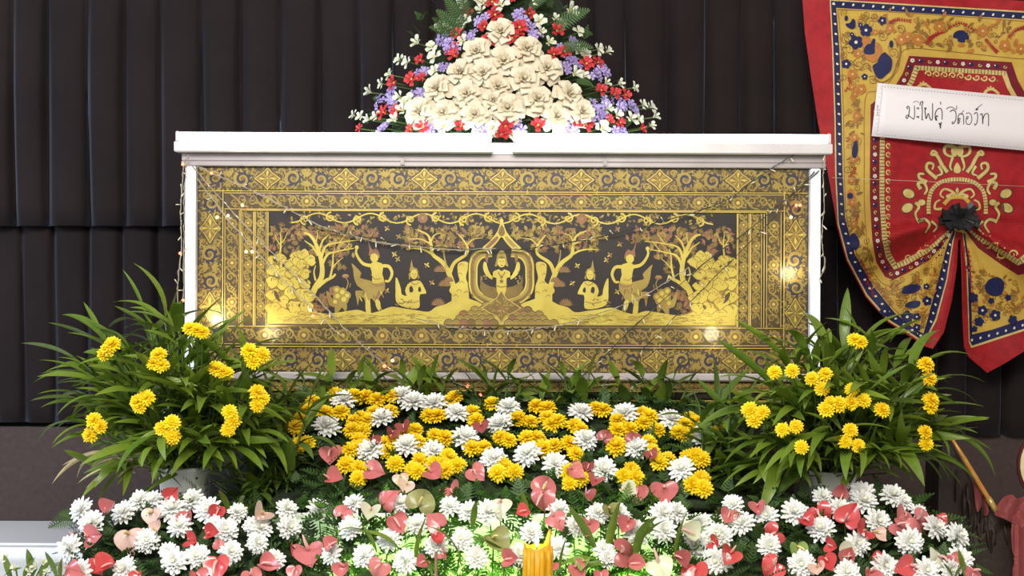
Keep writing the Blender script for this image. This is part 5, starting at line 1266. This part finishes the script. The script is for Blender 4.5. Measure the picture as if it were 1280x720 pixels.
for pts, wd in ((((352,296),(343,286),(352,274),(364,288),(361,320),(356,352),(344,372),(335,360),(346,346),(364,354),(386,370),(400,374),(405,325),(402,268)), 1.3),
 (((395,246),(408,236),(428,236),(440,246)), .8), (((420,292),(434,286),(438,292),(430,300)), 1.3), (((418,362),(434,354),(438,362),(430,368)), 1.3),
 (((448,268),(452,246),(466,236),(471,246),(464,270),(467,320),(464,378),(474,380)), 1.4), (((482,296),(490,286),(496,294),(488,308),(492,345),(498,374),(514,332),(530,378),(545,380),(549,320),(548,250)), 1.4),
 (((592,360),(584,350),(576,362),(582,384),(572,380),(570,335),(582,305),(606,290),(622,306),(626,345),(624,382)), 1.4), (((598,416),(607,412),(609,424),(612,452)), 2.0), (((621,400),(616,420),(612,445)), 1.2), (((611,238),(616,262)), 1.2),
 (((660,298),(676,284),(704,282),(738,300),(741,268)), 1.0), (((688,318),(712,304),(732,318),(737,350),(732,388),(714,414),(704,408),(714,396)), 1.3),
 (((772,378),(762,372),(756,384),(766,392),(752,414),(752,370),(762,338),(782,334),(796,352),(798,420)), 1.3), (((776,344),(790,318),(798,308)), .9),
 (((838,362),(826,356),(820,368),(832,374),(818,376),(820,412),(846,418),(862,388),(858,346),(838,326),(816,334)), 1.1),
 (((880,338),(896,324),(908,338),(908,380),(900,412),(888,424),(884,412)), 1.2), (((892,304),(904,290),(912,298),(898,306),(914,282),(946,258)), 1.0),
 (((930,344),(942,334),(948,350),(950,416),(952,376),(968,338),(990,334),(997,360),(996,432)), 1.3)):
    A = Art(smap, [M_ink, M_dots], 4.0); A.line(t6(*pts), wd, M_ink, wd*.8, 1, 5); A.obj('letter', sg)
A = Art(smap, [M_ink, M_dots], 4.0)
for i in range(76):
    s_ = .02+i/76*.97
    for tt in (.06, .955): u, v = pmap(s_, tt); A.disc(u, v, .75, M_dots, 1, 6, 1.5, .9, .1)
for i in range(22):
    u, v = pmap(.022, .06+.9*i/22); A.disc(u, v, .75, M_dots, 1, 6, .9, 1.4)
    if i % 2: u, v = pmap(.014, .06+.9*i/22); A.disc(u, v, .6, M_dots, 1, 6)
for (x, y, L) in ((1097, 137, 5), (1097, 144, 4)): A.leaf(x, y, -pi/2, L*1.4, 2, M_dots, 1); A.leaf(x, y, 0.2, 3, 1.2, M_dots, 1); A.leaf(x, y, pi-.2, 3, 1.2, M_dots, 1)
A.obj('dotted_edge', sg)['kind'] = 'stuff'

# ------------------------------------------------------------------ fairy lights
random.seed(91)
def strand(label, pts, lit, wire=M_wire, r=.0016, spacing=26, Y=-.034, group='fairy lights draped over the case', seedb=1):
    t = thing('fairy_lights', label, 'string lights', P(*pts[0][:2], Y))
    def Q(p): return P(p[0], p[1], p[2] if len(p) > 2 else Y)
    w3 = [Q(p) for p in pts]; sm = [V(p) for p in catmull([tuple(p) for p in w3], 10)]
    for i in range(1, len(sm)-1): sm[i] += V((rnd(-.0015, .0015), rnd(-.001, .001), rnd(-.0015, .0015)))
    mb = MB(); mb.tube(sm, r, 5); 
    off = [p+V((rnd(-.003, .003), -.003, rnd(-.004, .004))) for p in sm]; mb.tube(off, r*.7, 4)
    mb.obj('wire', wire, t)
    acc = 0; step = spacing*.003
    mbu = mesh('bulb', *(lambda m: (m.v, m.f))(_bulb), M_clear)
    for a, c in zip(sm[:-1], sm[1:]):
        acc += (c-a).length
        if acc > step:
            acc = 0; d = V((rnd(-.7, .7), -.25, rnd(-1, .6))); put('bulb', mbu, t, c, quat_z(d), rnd(.9, 1.2))
    for (x, y, c) in lit:
        put('lit_bulb', ME_br if c == 'r' else ME_by, t, P(x, y, Y-.004), quat_z((rnd(-.3, .3), -1, .2)), 1.15)
_bulb = MB(); _bulb.tube([(0, 0, 0), (0, 0, .007)], .0016, 5); _bulb.tube([(0, 0, .006), (0, 0, .017), (0, 0, .021)], [.0022, .0024, .0006], 6)
_lb = MB(); _lb.ball((0, 0, .004), .0052, 8, 6)
ME_br = _lb.me('lit_bulb', M_bred); ME_by = _lb.me('lit_bulb', M_byel)
strand('fairy light string slanting from the upper left corner down to the bottom rail', [(240, 207), (300, 275), (380, 355), (440, 420), (496, 468)], [(265, 217, 'r'), (272, 272, 'y'), (480, 458, 'r'), (285, 270, 'y')])
strand('fairy light string slanting below the first on the left of the panel', [(246, 222), (290, 280), (340, 335), (390, 385), (432, 425)], [(308, 315, 'y'), (315, 315, 'y'), (391, 395, 'r'), (388, 388, 'y')])
strand('fairy light string sagging from the left corner across the forest painting', [(246, 208), (330, 245), (400, 282), (470, 302), (560, 312), (620, 311)], [(303, 257, 'y')], M_wire)
strand('dark fairy light wire sagging across the painted shrine', [(395, 286), (480, 300), (560, 310), (640, 312), (720, 302), (800, 284), (900, 254), (968, 208), (1008, 186)], [], M_dwire, .0014)
strand('fairy light string slanting from the upper right corner to the bottom rail', [(1024, 213), (960, 268), (880, 330), (810, 392), (750, 450), (728, 470)], [(995, 257, 'r'), (1000, 257, 'r'), (801, 458, 'y'), (771, 473, 'r')], M_dwire, .0016)
strand('fairy light string hanging in a low swag along the lower border', [(520, 398), (570, 410), (630, 414), (690, 408), (740, 395), (800, 372), (860, 335)], [], M_wire, .0012)
strand('fairy light string falling from the right corner to the lower border', [(1018, 214), (950, 290), (900, 340), (840, 400), (800, 440)], [(988, 272, 'y')], M_dwire, .0013)
strand('bundle of fairy light wires hanging down outside the left post', [(233, 196, -.06), (229, 215, -.05), (226, 260, -.05), (227, 310, -.05), (222, 360, -.05), (224, 420, -.05)], [(229, 206, 'r'), (226, 317, 'r'), (229, 376, 'r')], M_wire, .0018, 18, -.05)
strand('second fairy light wire hanging close beside the left post', [(236, 194, -.055), (231, 230, -.055), (230, 290, -.055), (230, 350, -.055), (226, 410, -.055)], [], M_wire, .0015, 20, -.055)
strand('fairy light wire hanging outside the right post by the red cloth', [(1034, 178, -.05), (1029, 215, -.05), (1030, 260, -.05), (1027, 300, -.05), (1031, 330, -.05), (1024, 350, -.05)], [], M_wire, .0014, 16, -.05)
strand('fairy light string lying along the foot of the bottom rail', [(480, 461), (530, 473), (585, 483), (600, 495), (640, 492)], [(481, 458, 'r'), (491, 451, 'y'), (529, 472, 'y'), (585, 483, 'r'), (600, 494, 'r')], M_wire, .0012)

# thin string across the cloth
b = MB(); b.tube([P(1040, 222, CY-.06), P(1160, 227, CY-.058), P(1300, 234, CY-.06)], .0008, 4); o = b.obj('string', M_clear); tag(o, 'thin pale string stretched across the red cloth above the bow', 'string')

# ------------------------------------------------------------------ candle
cb = P(671, 720, -1.3)
cd = thing('candle', 'thick melted yellow candle burning in front of the bottom row', 'candle', (cb.x, cb.y, .5))
n = 28; vs = []; zt0 = P(671, 683, -1.3).z
def ctop(a):
    return zt0+.018*max(0, cos(a-.1))**3+.028*math.exp(-((a-.15)/.35)**2)+.008*math.exp(-((a-pi)/.4)**2)+.003*sin(5*a)
for (rr, zz) in ((1.0, None), (1.0, 'm'), (1.02, 't'), (.86, 't'), (.8, 'i')):
    for j in range(n):
        a = 2*pi*j/n; a2 = a if a < pi else a-2*pi; r = .036*rr*(1+.06*sin(3*a+1)+.04*sin(7*a))
        z = .5 if zz is None else (.8 if zz == 'm' else (ctop(a2) if abs(a2) < 2.9 else ctop(pi)) if zz == 't' else zt0-.02)
        vs.append(V((cb.x+r*cos(a), cb.y+r*sin(a), z)))
fs = [(i*n+j, i*n+(j+1) % n, (i+1)*n+(j+1) % n, (i+1)*n+j) for i in range(4) for j in range(n)]+[tuple(4*n+j for j in range(n))]
put('wax', mesh('wax', [v-wl(cd) for v in vs], fs, M_wax), cd)
b = MB()
for a in (-2.6, -1.9, -1.2, -.6, .1):
    r = .038; x, y = cb.x+r*cos(a), cb.y+r*sin(a); zz = zt0-rnd(.0, .008); b.tube([(x, y, zz), (x+.001, y, zz-.03), (x-.001, y-.001, zz-.08), (x, y, zz-.2)], [.006, .008, .007, .005], 6)
b.obj('wax_drip', M_wax, cd)
b = MB(); b.tube([(cb.x, cb.y, zt0-.02), (cb.x, cb.y, zt0+.004)], .0012, 5); b.obj('wick', M_ink, cd)
b = MB(); b.lathe([(0, 0), (.0045, .008), (.0055, .016), (.004, .028), (.0016, .040), (0, .048)], (cb.x, cb.y, zt0-.002), 10); b.obj('flame', M_flame, cd)
fl = light('candle_flame_light', 'POINT', (cb.x, cb.y, zt0+.035), (0, 0, 0), .35, (1, .75, .4), shadow_soft_size=.01)
b = MB(); sp0 = P(545, 690, -1.08); b.tube([(sp0.x, sp0.y, .5), sp0], [.0055, .0045], 7); o = b.obj('wooden_stake', mat('brown_stake', (.25, .13, .06), None, .6)); tag(o, 'thin brown wooden stake standing in the bottom row of flowers', 'stake')

# ------------------------------------------------------------------ things at the right edge
YW = -.15
t = thing('wooden_stand', 'dark brown rough wooden stand behind the right flower bank', 'stand', (*P(1222, 700, YW).xy, .5))
b = MB()
out = [(1180,546),(1188,552),(1196,566),(1205,582),(1214,600),(1224,628),(1232,640),(1242,634),(1252,646),(1264,650),(1271,662),(1272,740),(1176,740),(1172,690),(1173,620),(1174,580)]
n = len(out); fr_ = [P(u, v, YW+.012*sin(v*.2)+.01*sin(u*.35)) for u, v in out]; bk = [p+V((0, .16, 0)) for p in fr_]
for p in fr_+bk:
    if p.z < .75: p.z = .5
tri = tessellate_polygon([[V((p.x, p.z, 0)) for p in fr_]])
b.add(fr_+bk, [tuple(x) for x in tri]+[tuple(n+i for i in reversed(x)) for x in tri]+[(i, (i+1) % n, n+(i+1) % n, n+i) for i in range(n)])
b.obj('carved_block', M_wood, t, False)
for k in range(16):
    b = MB(); u = rnd(1182, 1262); v = rnd(max(575, 560+(u-1180)*1.15), 660); p = P(u, v, YW-.005); q = P(u+rnd(-6, 6), v+rnd(25, 50), YW-.005)
    b.tube([p, (p+q)/2+V((rnd(-.008, .008), -.006, 0)), q], [.003, .008, .003], 6); b.obj('carved_ridge', M_wood, t)
gs = thing('gilt_stick', 'slim orange and gold stick leaning on the dark wooden stand', 'stick', P(1243, 636, YW-.06))
b = MB(); b.tube([P(1187, 543, YW-.03), P(1205, 573, YW-.035), P(1226, 608, YW-.04), P(1244, 636, YW-.05)], [.004, .009, .010, .008], 8); b.obj('shaft', M_gilt, gs)
b = MB(); b.tube([P(1235, 622, YW-.045), P(1245, 638, YW-.05)], [.0115, .0115], 8); b.obj('ferrule', M_line, gs)
rc = thing('red_drape', 'dusty red folded cloth draped at the right edge beside the dark stand', 'cloth', P(1262, 700, YW-.1))
def sheet(par, name, outl, Yf, m, th=.006):
    A_ = Art(lambda u, v, l: P(u, v, Yf(u, v)), [m], 5.0); A_.poly(outl, m, 0, 3); o = A_.obj(name, par)
    md = o.modifiers.new('thickness', 'SOLIDIFY'); md.thickness = th; md.offset = -1; return o
sheet(rc, 'hanging_fold', [(1216, 592), (1224, 600), (1232, 622), (1236, 640), (1230, 645), (1228, 632), (1222, 640), (1218, 620)], lambda u, v: YW-.02-.01*sin(u*.5), M_dred)
sheet(rc, 'draped_fold', [(1243, 642), (1252, 624), (1264, 618), (1274, 624), (1290, 616), (1330, 610), (1340, 650), (1300, 680), (1282, 664), (1268, 655), (1254, 648)], lambda u, v: YW-.07-.016*sin(u*.22+v*.1), M_dred)
sheet(rc, 'draped_fold', [(1267, 655), (1285, 665), (1310, 670), (1330, 740), (1300, 760), (1270, 750), (1268, 700)], lambda u, v: YW-.085-.016*sin(u*.35), M_dred)
fn = thing('ceremonial_fan', 'oval cream fan with a dark red rim at the right edge of the picture', 'fan', P(1312, 620, YW+.1))
def oval(k, kx=1.0): return [(1308+34*k*kx*cos(2*pi*i/28), 582+42*k*sin(2*pi*i/28)) for i in range(28)]
sheet(fn, 'rim', oval(1.06), lambda u, v: YW+.12, mat('dark_red_rim', (.10, .012, .014), None, .6), .012)
sheet(fn, 'face', oval(.95), lambda u, v: YW+.108, M_cream, .006)
b = MB(); q0 = P(1308, 622, YW+.125); b.tube([q0, (q0.x, q0.y, .5)], .011, 10); b.obj('handle', M_gilt, fn)
